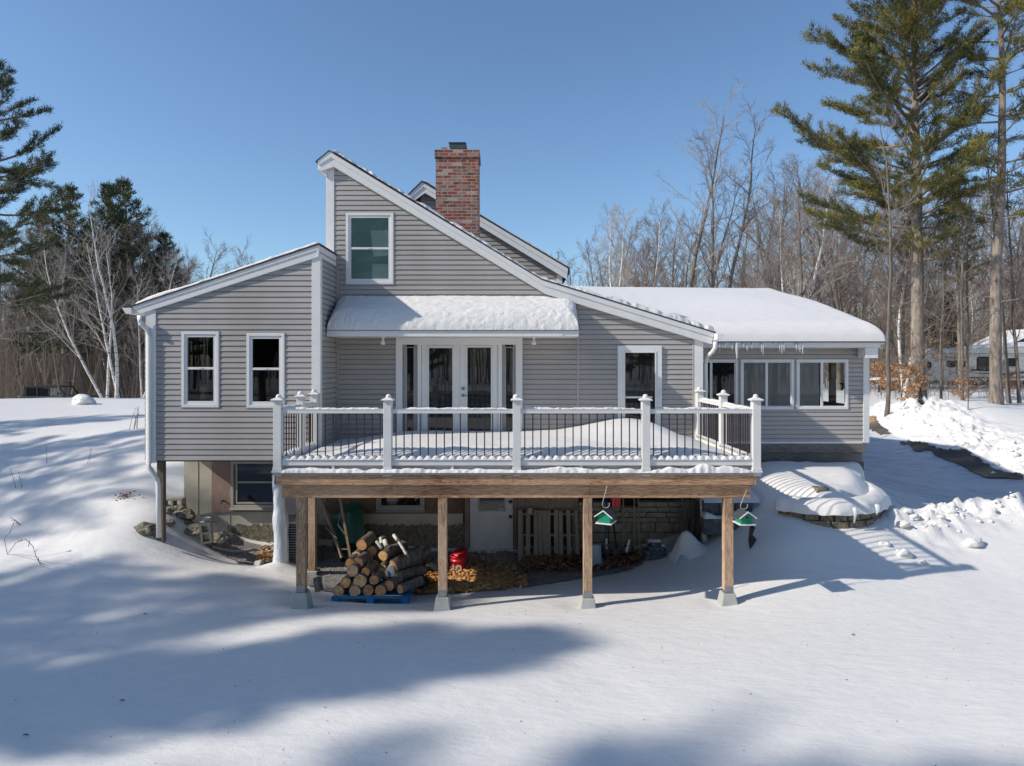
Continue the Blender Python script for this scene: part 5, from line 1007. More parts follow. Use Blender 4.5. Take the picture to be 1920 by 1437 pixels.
def rk(T,a_,b_):
    mb=MB(); mb.tube([P(1200,1036,13.5),P(1201,1046,13.45)],.024,8); mb.build('orange_collar',W['orange'],T)
    mb=MB(); mb.tube([b_+Vector((-.12,-.05,-.05)),b_,b_+Vector((.12,-.05,-.05))],.008,5); 
    for k in range(7): mb.tube([b_+Vector((-.12+.04*k,-.05,-.05)),b_+Vector((-.12+.04*k,-.07,-.1))],.005,4)
    mb.build('rake_head',W['dmetal'],T)
pole('rake',P(1195,900,13.9),P(1201,1048,13.5),.018,'handle','rake with a grey handle and orange collar leaning on the block wall','rake',rk)
T=empty('snow_shovel',tuple(P(1155,940,13.8)),'red scoop of a snow shovel hung above the block wall','snow shovel','garden tools leaning on the block wall')
mb=MB(); x0,x1=PX(1145,13.7),PX(1164,13.7); mb.prism([(x0,PZ(915,13.7)),(x1,PZ(915,13.7)),(x1-.01,PZ(951,13.7)),(x0+.03,PZ(952,13.7))],13.68,13.71); mb.box(x0+.09,x0+.12,13.66,13.679,PZ(950,13.7),PZ(915,13.7)); mb.build('scoop',W['red'],T,bevel=.006)
mb=MB(); mb.tube([P(1142,905,13.8),P(1147,958,13.72)],.012,6); mb.build('handle',W['redc'],T)
# stack of white buckets behind the post
mb=MB(); c=P(1115,1048,13.3); gz=zg(c.x,c.y)
pr=[]; 
for k in range(5): pr+=[(.135,gz+.0+.1*k+(0 if k==0 else .0)),(.125,gz+.085+.1*k),(.14,gz+.09+.1*k)]
pr=[(.14,gz),(.15,gz+.03)]+[(q_,z_) for k in range(1,6) for q_,z_ in ((.14-.005*k,gz+.085*k),(.152-.005*k,gz+.085*k+.012))]+[(0,gz+.46)]
mb.lathe(c.x,c.y,pr,20); o=mb.build('bucket_stack',W['concb'],None,True); tag(o,'stack of pale grey plastic buckets behind the third deck post','buckets')
# paver stack with snow
c=P(1229,1044,13.35); gz=zg(c.x,c.y); PVs=empty('paver_stack',(c.x,c.y,gz),'small stack of dark blue grey paver blocks topped with snow','paver stack')
r_=random.Random(3)
for row,n_ in enumerate((4,4,3,2)):
    mb=MB(); wd=.10
    for i in range(n_): x=c.x-n_*wd/2+i*wd; mb.box(x+.003,x+wd-.003,c.y-.12+r_.uniform(-.01,.01),c.y+.12,gz+row*.085,gz+row*.085+.08)
    mb.build('paver_row',W['dblock'],PVs,bevel=.008)
snow_sheet('paver_snow',lambda u,v:(u,v,gz+.25+(.085 if u<c.x+.08 else 0)),list(np.linspace(c.x-.16,c.x+.18,14)),list(np.linspace(c.y-.12,c.y+.1,10)),.05,.08,'patch of snow on top of the paver stack',.02,True,hump=lambda u,v:.04)
# white mound and corrugated drain end
c=P(1286,1046,13.0); o=snow_sheet('snow_pile',lambda u,v:(u,v,zg(u,v)-.03),list(np.linspace(c.x-.30,c.x+.45,30)),list(np.linspace(12.75,13.5,26)),.1,.30,'pointed white heap of snow in front of the brush bundle',.012,False,hump=lambda u,v:.40*math.exp(-((u-c.x+.02)**2+(v-13.1)**2)/.045)**.8+.10*math.exp(-((u-c.x-.2)**2+(v-13.1)**2)/.05)+.03)
mb=MB(); q_=P(1277,1055,12.75); mb.tube([q_+Vector((.02,-.03,.0)),q_+Vector((.10,.22,.06))],[.085,.08],16,False); mb.tube([q_+Vector((.03,.0,.0)),q_+Vector((.031,.003,.0))],.08,16); o=mb.build('drain_end',W['concb'],None); tag(o,'round mouth of a pale drain pipe poking out of the snow heap','drain pipe')
# brush bundle
mb=MB(); r_=random.Random(12)
for k in range(95):
    xb=r_.uniform(1272,1312); xt=xb+r_.gauss(6,12); a_=P(xb,r_.uniform(1000,1035),r_.uniform(13.35,13.7)); b_=P(min(xt,1316),r_.uniform(925,960),r_.uniform(13.5,13.9)); m_=a_.lerp(b_,.5)+Vector((r_.gauss(0,.03),0,0)); mb.tube([a_,m_,b_],[.010,.007,.004],4,False)
for k in range(60):
    a_=P(r_.uniform(1240,1318),r_.uniform(930,1010),13.6); mb.tube([a_,a_+Vector((r_.gauss(0,.12),-.03,r_.uniform(.05,.25)))],[.004,.002],3,False)
o=mb.build('brush_bundle',W['twig'],None); tag(o,'bundle of long dry stems standing at the right end of the block wall','brush',None,None)
# dark scrap on the slope
mb=MB(); c=P(1409,1003,12.2); mb.add([tuple(c+Vector(v)) for v in ((-.03,0,.2),(.06,-.03,.14),(.02,0,.0),(.09,-.02,-.08),(-.04,-.04,-.26),(-.06,0,-.1),(0,.06,.05))],[(0,1,2),(2,3,4),(2,4,5),(0,2,5),(0,6,5)]); o=mb.build('torn_fabric',W['tarp'],None); tag(o,'torn black landscape fabric sticking out of the snow by the right birdhouse','fabric')
# ------------------------------------------------------------------ cinder blocks, pots, rocks at left
def cinder(c,M,label):
    mb=MB(); L,h,d=.2,.1,.1; w=.042                        # long axis x, two cores through y
    for x0_,x1_ in ((-L,-L+w),(-w/2,w/2),(L-w,L)): mb.box(x0_,x1_,-d,d,-h,h)
    for z0_,z1_ in ((-h,-h+w),(h-w,h)):
        for x0_,x1_ in ((-L+w+.0005,-w/2-.0005),(w/2+.0005,L-w-.0005)): mb.box(x0_,x1_,-d+.001,d-.001,z0_+.0003,z1_-.0003)
    mb.xform(Matrix.Translation(c)@M); o=mb.build('cinder_block',W['cinder'],None,bevel=.004); return tag(o,label,'cinder block')
cinder(P(387,998,13.0),Matrix.Rotation(R(14),4,'Z')@Matrix.Rotation(R(84),4,'Y'),'tan cinder block standing on end with a flower pot on top')
cinder(P(331,941,13.95)+Vector((0,-.1,0)),Matrix.Rotation(R(4),4,'Z'),'cinder block lying on its side against the snow bank below the wing')
c=P(388,977,13.0); mb=MB(); mb.lathe(c.x,c.y,[(.042,c.z-.025),(.062,c.z+.04),(.068,c.z+.045),(.068,c.z+.065),(.058,c.z+.065),(.05,c.z+.01),(0,c.z+.01)],18,False); o=mb.build('flower_pot',W['curtw'],None,True); tag(o,'small cream flower pot on top of the upright cinder block','flower pot')
c=P(478,1026,13.0); gz=zg(c.x,c.y); mb=MB(); mb.lathe(0,0,[(.05,0),(.075,.1),(.082,.105),(.08,.13),(.065,.12),(.0,.12)],16,False); mb.xform(Matrix.Translation((c.x,c.y,gz+.06))@Matrix.Rotation(R(100),4,'Y')); o=mb.build('flower_pot',W['curtw'],None,True); tag(o,'tipped over pot half buried in snow on the gravel below the window','flower pot')
def rock(c,s,label,mat='rock',seed=0,grp=None,sq=(1,1,.7)):
    me=bpy.data.meshes.new('rock'); import bmesh as bm_; b=bm_.new(); bm_.ops.create_icosphere(b,subdivisions=3,radius=1)
    for v in b.verts:
        n=noise.fractal(v.co*1.1+Vector((seed*3.1,0,0)),1,2,3)*.45; q_=v.co*(1+n); q_=Vector((q_.x*sq[0],q_.y*sq[1],q_.z*sq[2])); v.co=Vector(c)+q_*s
    b.to_mesh(me); b.free(); me.materials.append(W[mat]); o=bpy.data.objects.new('rock',me); COL.objects.link(o); return tag(o,label,'rock',grp)
for k,(px,py,D,s,lb) in enumerate(((275,990,12.75,.16,'dark angular rock behind the lower end of the left downspout'),(348,964,13.7,.15,'round brown rock just below the sideways cinder block'),(353,979,13.6,.08,'small brown rock under the round brown rock'),(368,992,13.4,.15,'long tan rock between the snow and the upright cinder block'),(413,1006,13.3,.13,'square tan rock right of the upright cinder block'),(314,978,13.2,.10,'small rock wedged behind the dark support post'),(316,956,13.5,.09,'topmost small rock behind the dark support post'),(338,951,13.8,.10,'flat rock directly under the sideways cinder block'))):
    rock(P(px,py,D)-Vector((0,0,.02)),s,lb,seed=k,sq=(1.3,1,.75))
mb=MB(); r_=random.Random(4)
for k in range(26):
    a_=P(r_.uniform(398,420),r_.uniform(985,1008),13.35); mb.tube([a_,a_+Vector((.10,-.02,.10)),a_+Vector((.2,-.05,-.02))],[.004,.003,.002],3,False)
o=mb.build('dry_stems',W['twig'],None); tag(o,'tuft of dry arching stems behind the upright cinder block','dry plant',None)
mb=MB(); t0=[(ground_hit(px,py+4,11,14)) for px,py in ((398,1024),(420,1030),(440,1033),(465,1031),(480,1030))]; mb.tube([p+Vector((0,0,.03)) for p in t0],.03,8); o=mb.build('edging_pipe',W['curtw'],None,True); tag(o,'pale curved edging along the snow below the left basement window','garden edging')
# ------------------------------------------------------------------ snow lump and weeds on the left
c=ground_hit(157,758,15,34); o=rock(c+Vector((0,0,.12)),.36,'x','snow',31,sq=(1.15,.9,.75)); o.name='snow_lump'; tag(o,'round snow covered lump standing on the left snowfield','snow'); o['kind']='stuff'; 
for p in o.data.polygons: p.use_smooth=True
def weed(px,py,h,n,seed,label,lean=0,r=.006,mat='twig'):
    c=ground_hit(px,py,8,40); rr_=random.Random(seed); mb=MB()
    for k in range(n):
        b_=c+Vector((rr_.gauss(0,.04*n**.5),rr_.gauss(0,.05),-.05)); hh=h*rr_.uniform(.6,1); l_=rr_.gauss(lean,.12); pts=[b_,b_+Vector((l_*hh*.4,0,hh*.5)),b_+Vector((l_*hh,0,hh))]; mb.tube(pts,[r,r*.8,r*.5],4,False)
        for q_ in range(2): a_=pts[1].lerp(pts[2],rr_.random()); mb.tube([a_,a_+Vector((rr_.gauss(0,.12),0,rr_.uniform(.02,.15)))*h],[r*.6,r*.3],3,False)
    o=mb.build('weed',W[mat],None); return tag(o,label,'weed')
weed(80,872,.55,1,1,'single straight dry stem standing in the left snow bank')
weed(33,917,.75,2,2,'bent dry stems at the far left of the snow bank',-.4)
weed(165,868,.5,2,3,'faint thin weed in the middle of the left snow bank',.2,.004)
gt=ground_hit(237,932,8,20); flakes('grass_tuft',W['litterd'],90,lambda r:(gt.x+r.gauss(0,.10),gt.y+r.gauss(0,.10),r.random()*.08),.03,9,.0,'small brown leafy tuft poking through the snow bank near the downspout','grass')
weed(252,805,.7,6,5,'group of thin weeds next to the left corner of the house',.1,.007)
c=[ground_hit(px,py,8,20) for px,py in ((10,1040),(25,1015),(35,985))]
mb=MB(); A=[ground_hit(14,1040,8,20),P(8,1010,11.9),P(18,1000,11.9),P(28,975,11.9),P(38,985,11.9)]; mb.tube(A,.005,5,False); 
Bq=[ground_hit(14,1040,8,20),P(30,1018,11.6),P(48,1011,11.5),P(62,1025,11.4),P(68,1045,11.2),ground_hit(78,1062,8,20)]; mb.tube(Bq,.005,5,False)
for k in range(14):
    p=Bq[1+k%4].lerp(Bq[2+k%4],.5) if k>6 else A[3].lerp(A[4],k/6); mb.tube([p,p+Vector((rl.gauss(0,.05),0,rl.gauss(0,.05)))],.005,4)
o=mb.build('bramble',W['twigr'],None); tag(o,'arching dark bramble cane in the snow at the left edge','bramble')
for k,(px,py) in enumerate(((229,1316),(272,1153),(48,1381),(1600,1192))):
    g_=ground_hit(px,py,4,14); mb=MB(); mb.tube([g_+Vector((-.03,0,.012)),g_+Vector((.0,0,.02)),g_+Vector((.03,.01,.008))],[.004,.009,.003],5); o=mb.build('twig',W['twigr'],None); tag(o,['dark twig scrap in the shaded foreground snow','tiny dark twig on the snow above the shaded foreground','tiny twig near the lower left of the foreground snow','speck of bark on the bright snow at the right'][k],'twig')
for k,(px,py,s) in enumerate(((1660,1020,.07),(1694,1039,.10),(1728,1053,.05),(1825,1020,.13),(1714,970,.08),(1693,985,.09))):
    g_=ground_hit(px,py+3,8,16); o=rock(g_+Vector((0,0,s*.35)),s,'x','snow',k+20,sq=(1.2,1,.75)); o.name='snow_clod'; tag(o,['small snow clod nearest the planter on the right snowfield','snow clod by the shadow of the rail','tiny snow clod on the striped rail shadow','largest snow clod alone on the right snowfield','snow clod at the left end of the ploughed bank','snow clod at the foot of the ploughed bank'][k],'snow clod','snow clods on the right snowfield')
    for p in o.data.polygons: p.use_smooth=True

def deb(r):
    x=r.uniform(-6,6.5); y=r.uniform(5.8,10.6); return (x,y,0)
flakes('needle_litter',W['litterd'],170,deb,.011,44,.006,'tiny scattered needles and bark specks on the foreground snow','debris')
def clods(name,n,segs,wd,s0,s1,seed,label):
    r=random.Random(seed); mb=MB(); P_=[]
    for k in range(n):
        a_,b_=segs[r.randrange(len(segs))]; t=r.random(); P_.append((a_[0]+(b_[0]-a_[0])*t+r.gauss(0,wd),a_[1]+(b_[1]-a_[1])*t+r.gauss(0,wd)-wd*.3))
    zs=zt([p[0] for p in P_],[p[1] for p in P_])
    import bmesh as bm_
    b=bm_.new(); bm_.ops.create_icosphere(b,subdivisions=2,radius=1); V0=[v.co.copy() for v in b.verts]; F0=[tuple(v.index for v in f.verts) for f in b.faces]; b.free()
    for (x,y),z in zip(P_,zs):
        s=s0+(s1-s0)*r.random()**2.5; o_=Vector((r.random()*50,0,0)); sc=Vector((s*r.uniform(.8,1.4),s*r.uniform(.8,1.3),s*r.uniform(.6,1)))
        mb.add([(x+v.x*sc.x*(1+noise.noise(v*1.3+o_)*.5),y+v.y*sc.y*(1+noise.noise(v*1.3+o_)*.5),z-s*.1+v.z*sc.z*(1+noise.noise(v*1.6+o_)*.5)) for v in V0],F0)
    o=mb.build(name,W['snow'],None,True); return tag(o,label,'snow',None,'stuff')
clods('bank_clods',150,[((7.5,12.9),(8.7,13.4)),((8.7,13.4),(12.5,13.7)),((8.7,13.3),(12.5,13.5))],.22,.015,.075,5,'broken snow chunks along the ploughed bank on the near side of the drive')
clods('bank_clods',190,[((15.6,27),(15.2,22)),((15.2,22),(15.2,17))],.40,.02,.11,6,'broken snow chunks along the ploughed bank on the far side of the drive')
# ------------------------------------------------------------------ vehicles
def vehicle_root(name,loc,label,cat): return empty(name,loc,label,cat)
JY=47.0; jx=PX(56,JY); jz=PZ(723,JY)-1.86; J=vehicle_root('parked_car',(jx+2,JY,jz),'dark green boxy four door off road car parked behind the snow ridge at left','car')
def jb(name,mat,fn,bev=.02,parent=None):
    mb=MB(); fn(mb); mb.v=[(jx+x,JY+y,jz+z) for x,y,z in mb.v]; return mb.build(name,W[mat],parent or J,bevel=bev)
jb('body','jeep',lambda m_:(m_.prism([(.05,.55),(4.35,.55),(4.35,.95),(4.3,1.12),(3.0,1.2),(2.95,1.15),(.05,1.15)],-.78,.78),m_.box(.8,2.9,-.80,-.781,.6,1.1)),.04)
jb('roof','soft',lambda m_:(m_.prism([(.08,1.72),(.15,1.84),(2.3,1.86),(2.5,1.80),(2.5,1.74),(.08,1.70)],-.72,.72),m_.prism([(.02,1.151),(.3,1.151),(.3,1.70),(.12,1.70)],-.74,.74),m_.prism([(2.45,1.74),(2.52,1.78),(2.98,1.19),(2.9,1.16)],-.74,-.66),m_.prism([(2.45,1.74),(2.52,1.78),(2.98,1.19),(2.9,1.16)],.66,.74),m_.box(.95,1.06,-.74,-.68,1.151,1.70),m_.box(1.75,1.86,-.74,-.68,1.151,1.70)),.01)
for k,(x0_,x1_) in enumerate(((.3,.95),(1.06,1.75),(1.86,2.45))): jb('window','tint' if k<2 else 'glass',lambda m_:m_.prism([(x0_,1.16),(x1_+(.32 if k==2 else 0),1.16),(x1_,1.70),(x0_,1.70)],-.72,-.71),0)
jb('hood','jeep',lambda m_:m_.prism([(2.95,1.2),(4.28,1.13),(4.26,1.17),(3.0,1.25)],-.55,.55),.01)
jb('mirror','soft',lambda m_:m_.box(2.52,2.62,-.98,-.80,1.25,1.42),.01)
for x_ in (.85,3.6):
    o=jb('wheel','rubber',lambda m_:m_.tube([(x_,-.95,.40),(x_,-.70,.40)],.40,24),.02); jb('rim','metal',lambda m_:m_.tube([(x_,-.96,.40),(x_,-.951,.40)],.22,16),0,o); jb('fender','soft',lambda m_:m_.prism([(x_-.55,.6),(x_-.4,.88),(x_+.4,.88),(x_+.55,.6),(x_+.5,.6),(x_+.35,.82),(x_-.35,.82),(x_-.5,.6)],-.95,-.79),0)
    jb('wheel','rubber',lambda m_:m_.tube([(x_,.70,.40),(x_,.95,.40)],.40,24),.02)
jb('spare_wheel','rubber',lambda m_:m_.tube([(-.25,0,1.05),(.04,0,1.05)],.38,24),.02)
o=jb('car_snow','snow',lambda m_:m_.lathe(-.14,-.1,[(.17,1.28),(.2,1.4),(.14,1.52),(0,1.56)],12),0)
# travel trailer
VY=50.0; vx=PX(1738,VY); vz=PZ(723,VY)-.1; V=vehicle_root('travel_trailer',(vx+4,VY,vz),'cream travel trailer with snowy roof parked among trees at right','trailer')
def vb(name,mat,fn,bev=0,parent=None):
    mb=MB(); fn(mb); mb.v=[(vx+x,VY+y,vz+z) for x,y,z in mb.v]; return mb.build(name,W[mat],parent or V,bevel=bev)
vb('body','rv',lambda m_:(m_.prism([(0.1,.45),(8.9,.45),(8.9,2.95),(8.6,3.0),(.75,2.72),(.2,2.45),(0,1.9),(0,1.2)],0,2.4),[m_.box(.12,8.8,-.006,-.001,z,z+.012) for z in (.8,1.0,1.2)],m_.box(.3,8.85,-.05,-.002,2.34,2.40)),.04)
vb('dark_stripe','jeep',lambda m_:(m_.box(.5,8.8,-.012,-.0075,2.405,2.44),m_.prism([(2.8,1.05),(5.5,1.0),(8.8,1.3),(8.8,1.1),(5.5,.85)],-.011,-.0075),m_.prism([(1.6,.95),(3.4,1.3),(4.6,1.32),(3.2,1.1)],-.011,-.0075)))
vb('skirt','brownp',lambda m_:m_.prism([(2.5,.62),(8.8,.66),(8.8,.78),(2.9,.72)],-.011,-.0075))
def rwin(x0_,x1_,z0_,z1_,bk='pane'):
    r=.12; 
    def fn(m_):
        m_.prism([(x0_+r,z0_),(x1_-r,z0_),(x1_,z0_+r),(x1_,z1_-r),(x1_-r,z1_),(x0_+r,z1_),(x0_,z1_-r),(x0_,z0_+r)],-.035,-.003)
    w_=vb('window','rubber',fn); e=.04
    vb(bk,'dglass',lambda m_:m_.quad((x0_+e,-.037,z0_+e+.05),(x1_-e,-.037,z0_+e+.05),(x1_-e,-.037,z1_-e-.05),(x0_+e,-.037,z1_-e-.05)),0,w_)
rwin(1.42,2.85,1.42,1.92); rwin(.0+.03,.32,1.3,1.85); rwin(3.65,4.8,1.15,2.2); rwin(5.6,6.6,1.5,2.1)
for x_ in (3.75,4.7): 
    o=vb('wheel','rubber',lambda m_:m_.tube([(x_,-.02,.36),(x_,.2,.36)],.33,20)); vb('rim','metal',lambda m_:m_.tube([(x_,-.03,.36),(x_,-.021,.36)],.17,14),0,o)
vb('hitch','jeep',lambda m_:(m_.box(-1.4,.1,1.1,1.2,.42,.5),m_.box(-1.35,-1.28,1.1,1.2,-.1,.5)))
for x_ in (-.35,-.65): vb('gas_bottle','white',lambda m_:m_.lathe(x_,1.15,[(.14,.5),(.15,.6),(.15,.95),(.08,1.05),(0,1.06)],14))
cu=bpy.data.curves.new('t','FONT'); cu.body='AZTMORT'; cu.body='A2I MONT F   X'; cu.size=.30; cu.extrude=.004; tmp=bpy.data.objects.new('t',cu); COL.objects.link(tmp); dg=bpy.context.evaluated_depsgraph_get(); me=bpy.data.meshes.new_from_object(tmp.evaluated_get(dg)); COL.objects.unlink(tmp); bpy.data.objects.remove(tmp)
me.transform(Matrix.Translation((vx+1.25,VY-.012,vz+2.06))@Matrix.Rotation(R(90),4,'X')@Matrix.Diagonal((.75,.8,1,1))); me.materials.clear(); me.materials.append(W['soft']); o=bpy.data.objects.new('lettering',me); COL.objects.link(o); o.parent=V; o.location=-WL[V.name]
snow_sheet('trailer_snow',lambda u,v:(vx+u,VY+v,vz+(2.45+(u-.2)*.5 if u<.75 else 2.72+(u-.75)*.0357)+.003),list(np.linspace(.2,8.85,70)),list(np.linspace(-.03,2.4,14)),.15,.25,'snow on the roof of the travel trailer',.03,False,hump=lambda u,v:.08+.24*smooth(2.5,7,u),nf=2)
# shed behind
SH=empty('shed',(PX(1915,54),54,1.9),'dark shed with a sloping snowy roof behind the trailer at the right edge','shed'); x0=PX(1880,54)
mb=MB(); mb.box(x0+1.0,x0+6,54,58,1.5,5.6); mb.build('wall',W['dwood'],SH); mb=MB(); mb.prism([(x0-.6,4.75),(x0+2.6,6.3),(x0+6.2,4.8),(x0+6.2,4.6),(x0+2.6,6.1),(x0-.6,4.55)],53.4,58.4); mb.build('roof',W['shingle'],SH)
snow_sheet('shed_snow',lambda u,v:(x0+u,v,(4.77+(u+.6)*.484 if u<2.6 else 6.32-(u-2.6)*.42)),list(np.linspace(-.6,6.2,30)),list(np.linspace(53.38,58.4,10)),.15,.2,'snow on the dark shed roof',.03,False,hump=lambda u,v:.17)
# junk by trailer
mb=MB(); gx_=PX(1672,42); gz=zg(gx_,42); mb.box(gx_-.9,gx_+.6,42,43,gz+.55,gz+.75); mb.box(gx_-.8,gx_-.72,42,42.1,gz-.1,gz+.55); mb.box(gx_+.45,gx_+.53,42,42.1,gz-.1,gz+.55); mb.box(gx_-.3,gx_+.4,42.1,42.8,gz+.1,gz+.54); o=mb.build('utility_cart',W['soft'],None,bevel=.02); tag(o,'dark low cart with snow on it left of the travel trailer','cart')
snow_sheet('cart_snow',lambda u,v:(u,v,gz+.751),list(np.linspace(gx_-.9,gx_+.6,16)),list(np.linspace(42,43,10)),.15,.2,'snow on the dark cart left of the travel trailer',.03,False)
# ------------------------------------------------------------------ trees
def rvec(r,s=1): return Vector((r.gauss(0,s),r.gauss(0,s),r.gauss(0,s)))
def limb(mb,p,d,L,r0,r1,n,rng,wig,up,k):
    pts=[p.copy()]; d=d.normalized(); 
    for i in range(n):
        d=(d+rvec(rng,wig)+Vector((0,0,up))).normalized(); pts.append(pts[-1]+d*(L/n))
    mb.tube(pts,[r0+(r1-r0)*(i/n) for i in range(n+1)],k,False); return pts,d
def bare(seed,Hh,R0,nb=20,start=.3,spread=.45,ang=50,sub=(7,5),twr=.011,up=.10,lean=0,wig=.05,stems=1):
    rng=random.Random(seed); T=MB(); Cn=MB()
    for st in range(stems):
        d0=Vector((lean+(rng.gauss(0,.16) if stems>1 else 0),(rng.gauss(0,.12) if stems>1 else 0),1)); hh=Hh*(1 if st==0 else rng.uniform(.7,.95)); R_=R0*(1 if st==0 else .8)
        n=14; pts=[Vector((st*.25*math.cos(st*2.4),st*.25*math.sin(st*2.4),-.4))]; d=d0.normalized()
        for i in range(n): d=(d+rvec(rng,wig)+Vector((0,0,.05))).normalized(); pts.append(pts[-1]+d*(hh/n))
        rad=[R_*(1.35 if i==0 else 1)*(1-i/n)**.75+.012 for i in range(n+1)]; T.tube(pts,rad,7,False)
        for b in range(nb):
            t=start+(1-start)*((b+rng.random())/nb)**.9; t=min(t,.985); i=int(t*n); f=t*n-i; p=pts[i].lerp(pts[i+1],f); az_=b*2.4+rng.gauss(0,.5)
            el=R(90-ang*(1.1-.35*t)+rng.gauss(0,9)); L=Hh*spread*(1-.75*t)*rng.uniform(.6,1.15)+.35; dd=Vector((math.cos(az_)*math.cos(el),math.sin(az_)*math.cos(el),math.sin(el)))
            r0=max(.018,rad[i]*.42*rng.uniform(.7,1.1)); bp,_=limb(Cn,p,dd,L,r0,r0*.25+.004,5,rng,.13,up,4)
            for s in range(sub[0]):
                u=.2+.8*(s+rng.random())/sub[0]; j=min(4,int(u*5)); q=bp[j].lerp(bp[j+1],u*5-j); d1=(bp[j+1]-bp[j]).normalized(); sd=(d1+rvec(rng,.55)).normalized(); L1=L*rng.uniform(.25,.5)*(1.15-u*.5); r1=max(twr,r0*.4*(1-u*.5)); sp,_=limb(Cn,q,sd,L1,r1,twr*.7,3,rng,.16,up,3)
                for w_ in range(sub[1]):
                    u2=.15+.85*(w_+rng.random())/sub[1]; j2=min(2,int(u2*3)); q2=sp[j2].lerp(sp[j2+1],u2*3-j2); d2=((sp[j2+1]-sp[j2]).normalized()+rvec(rng,.5)).normalized(); limb(Cn,q2,d2,max(.25,L1*rng.uniform(.3,.6)),twr*.85,twr*.4,2,rng,.2,up,3)
    return T,Cn
def tufts(C,Dn,n,rng,L,w,up=.4,flat=1.0):            # needle clusters: C centres, Dn directions
    C=np.asarray(C,float); Dn=np.asarray(Dn,float); m=len(C); c=np.repeat(C,n,0); d=rng.normal(0,.62,(m*n,3))+np.repeat(Dn,n,0)*.75; d[:,2]+=up; d[:,2]*=flat; d/=np.linalg.norm(d,axis=1)[:,None]+1e-9
    c=c+rng.normal(0,L*.38,(m*n,3)); s=np.cross(d,rng.normal(0,1,(m*n,3))); s/=np.linalg.norm(s,axis=1)[:,None]+1e-9; l=L*rng.uniform(.6,1.2,(m*n,1)); w_=w*rng.uniform(.6,1.2,(m*n,1))
    v=np.stack([c-s*w_,c+s*w_,c+d*l+s*w_*.5,c+d*l-s*w_*.5],1).reshape(-1,3); f=np.arange(m*n*4).reshape(-1,4); return v,f
def np_mesh(name,v,f,mat):
    me=bpy.data.meshes.new(name); me.vertices.add(len(v)); me.vertices.foreach_set('co',v.astype(np.float32).ravel()); me.loops.add(f.size); me.loops.foreach_set('vertex_index',f.ravel().astype(np.int32)); me.polygons.add(len(f)); me.polygons.foreach_set('loop_start',np.arange(0,f.size,4,dtype=np.int32)); me.polygons.foreach_set('loop_total',np.full(len(f),4,dtype=np.int32)); me.update(calc_edges=True); me.materials.append(mat); return me
def pine(seed,Hh,R0,zs,rad,per=4,dz_=.55,nt=9,TL=.20,TW=.022,up=.42,bias=0,droop=-.02,dead=6,bare_f=.3,tstep=.34,rise=.12):
    """white pine: rad(z) crown radius, whorls from zs[0] to zs[1]"""
    rng=random.Random(seed); nr=np.random.RandomState(seed); T=MB(); n=16; pts=[Vector((0,0,-.5))]; d=Vector((0,0,1))
    for i in range(n): d=(d+rvec(rng,.018)+Vector((0,0,.2))).normalized(); pts.append(pts[-1]+d*((Hh+.5)/n))
    def at(z): t=(z+.5)/(Hh+.5)*n; i=min(n-1,int(t)); return pts[i].lerp(pts[i+1],t-i)
    T.tube(pts,[R0*(1.25 if i==0 else 1)*(1-i/n)**.8+.02 for i in range(n+1)],10,False); B=MB(); Cc=[];Dd=[]
    z=zs[0]
    for k in range(dead):
        zz=zs[0]*rng.uniform(.45,.98); a_=rng.uniform(0,6.28); limb(B,at(zz),Vector((math.cos(a_),math.sin(a_),rng.uniform(-.1,.2))),rng.uniform(.6,2.2),.03,.008,4,rng,.15,0,4)
    while z<zs[1]:
        r=rad(z); t=(z-zs[0])/(zs[1]-zs[0]); c=per+(1 if rng.random()<.4 else 0); a0=rng.uniform(0,6.28)
        for b in range(c):
            a_=a0+b*6.283/c+rng.gauss(0,.25); L=r*rng.uniform(.55,1.12)*(1+bias*-math.cos(a_)); 
            if L<.25: L=.25
            el=rise+.55*t*t+rng.gauss(0,.10); dd=Vector((math.cos(a_)*math.cos(el),math.sin(a_)*math.cos(el),math.sin(el))); r0=max(.016,.012+.016*L); m=7
            bp,_=limb(B,at(min(z+rng.uniform(-.15,.15),Hh-.1)),dd,L,r0,.012,m,rng,.07,.045+droop*(1-t),5)
            ns=max(3,int(L*(1-bare_f)/.26))
            for s in range(ns):
                u=bare_f+(1-bare_f)*(s+rng.random())/ns; j=min(m-1,int(u*m)); q=bp[j].lerp(bp[j+1],u*m-j); d1=(bp[j+1]-bp[j]).normalized(); sidev=d1.cross(Vector((0,0,1))); sg=1 if s%2 else -1
                L1=(.24+L*.22)*(1.25-u)*rng.uniform(.7,1.3)+.12; sd=(d1*.75+sidev*sg*rng.uniform(.4,1.0)+Vector((0,0,rng.gauss(.12,.15)))).normalized()
                sp,_=limb(B,q,sd,L1,.011,.006,2,rng,.12,.05,3); st=max(1,int(L1/tstep*1.6))
                for w_ in range(st+1): uu=(w_+rng.random()*.6)/(st+.6); uu=min(1,uu); q2=sp[0].lerp(sp[2],uu); Cc.append(tuple(q2)); Dd.append(tuple(sd))
            Cc.append(tuple(bp[-1])); Dd.append(tuple((bp[-1]-bp[-2]).normalized()))
        z+=dz_*rng.uniform(.7,1.35)*(1-.35*t)
    Cc.append((at(Hh).x,at(Hh).y,Hh)); Dd.append((0,0,1)); v,f=tufts(Cc,Dd,nt,nr,TL,TW,up)
    return T,B,(v,f)
PROTO={}
def reg(key,parts): PROTO[key]=parts                  # parts: list of (name, mesh)
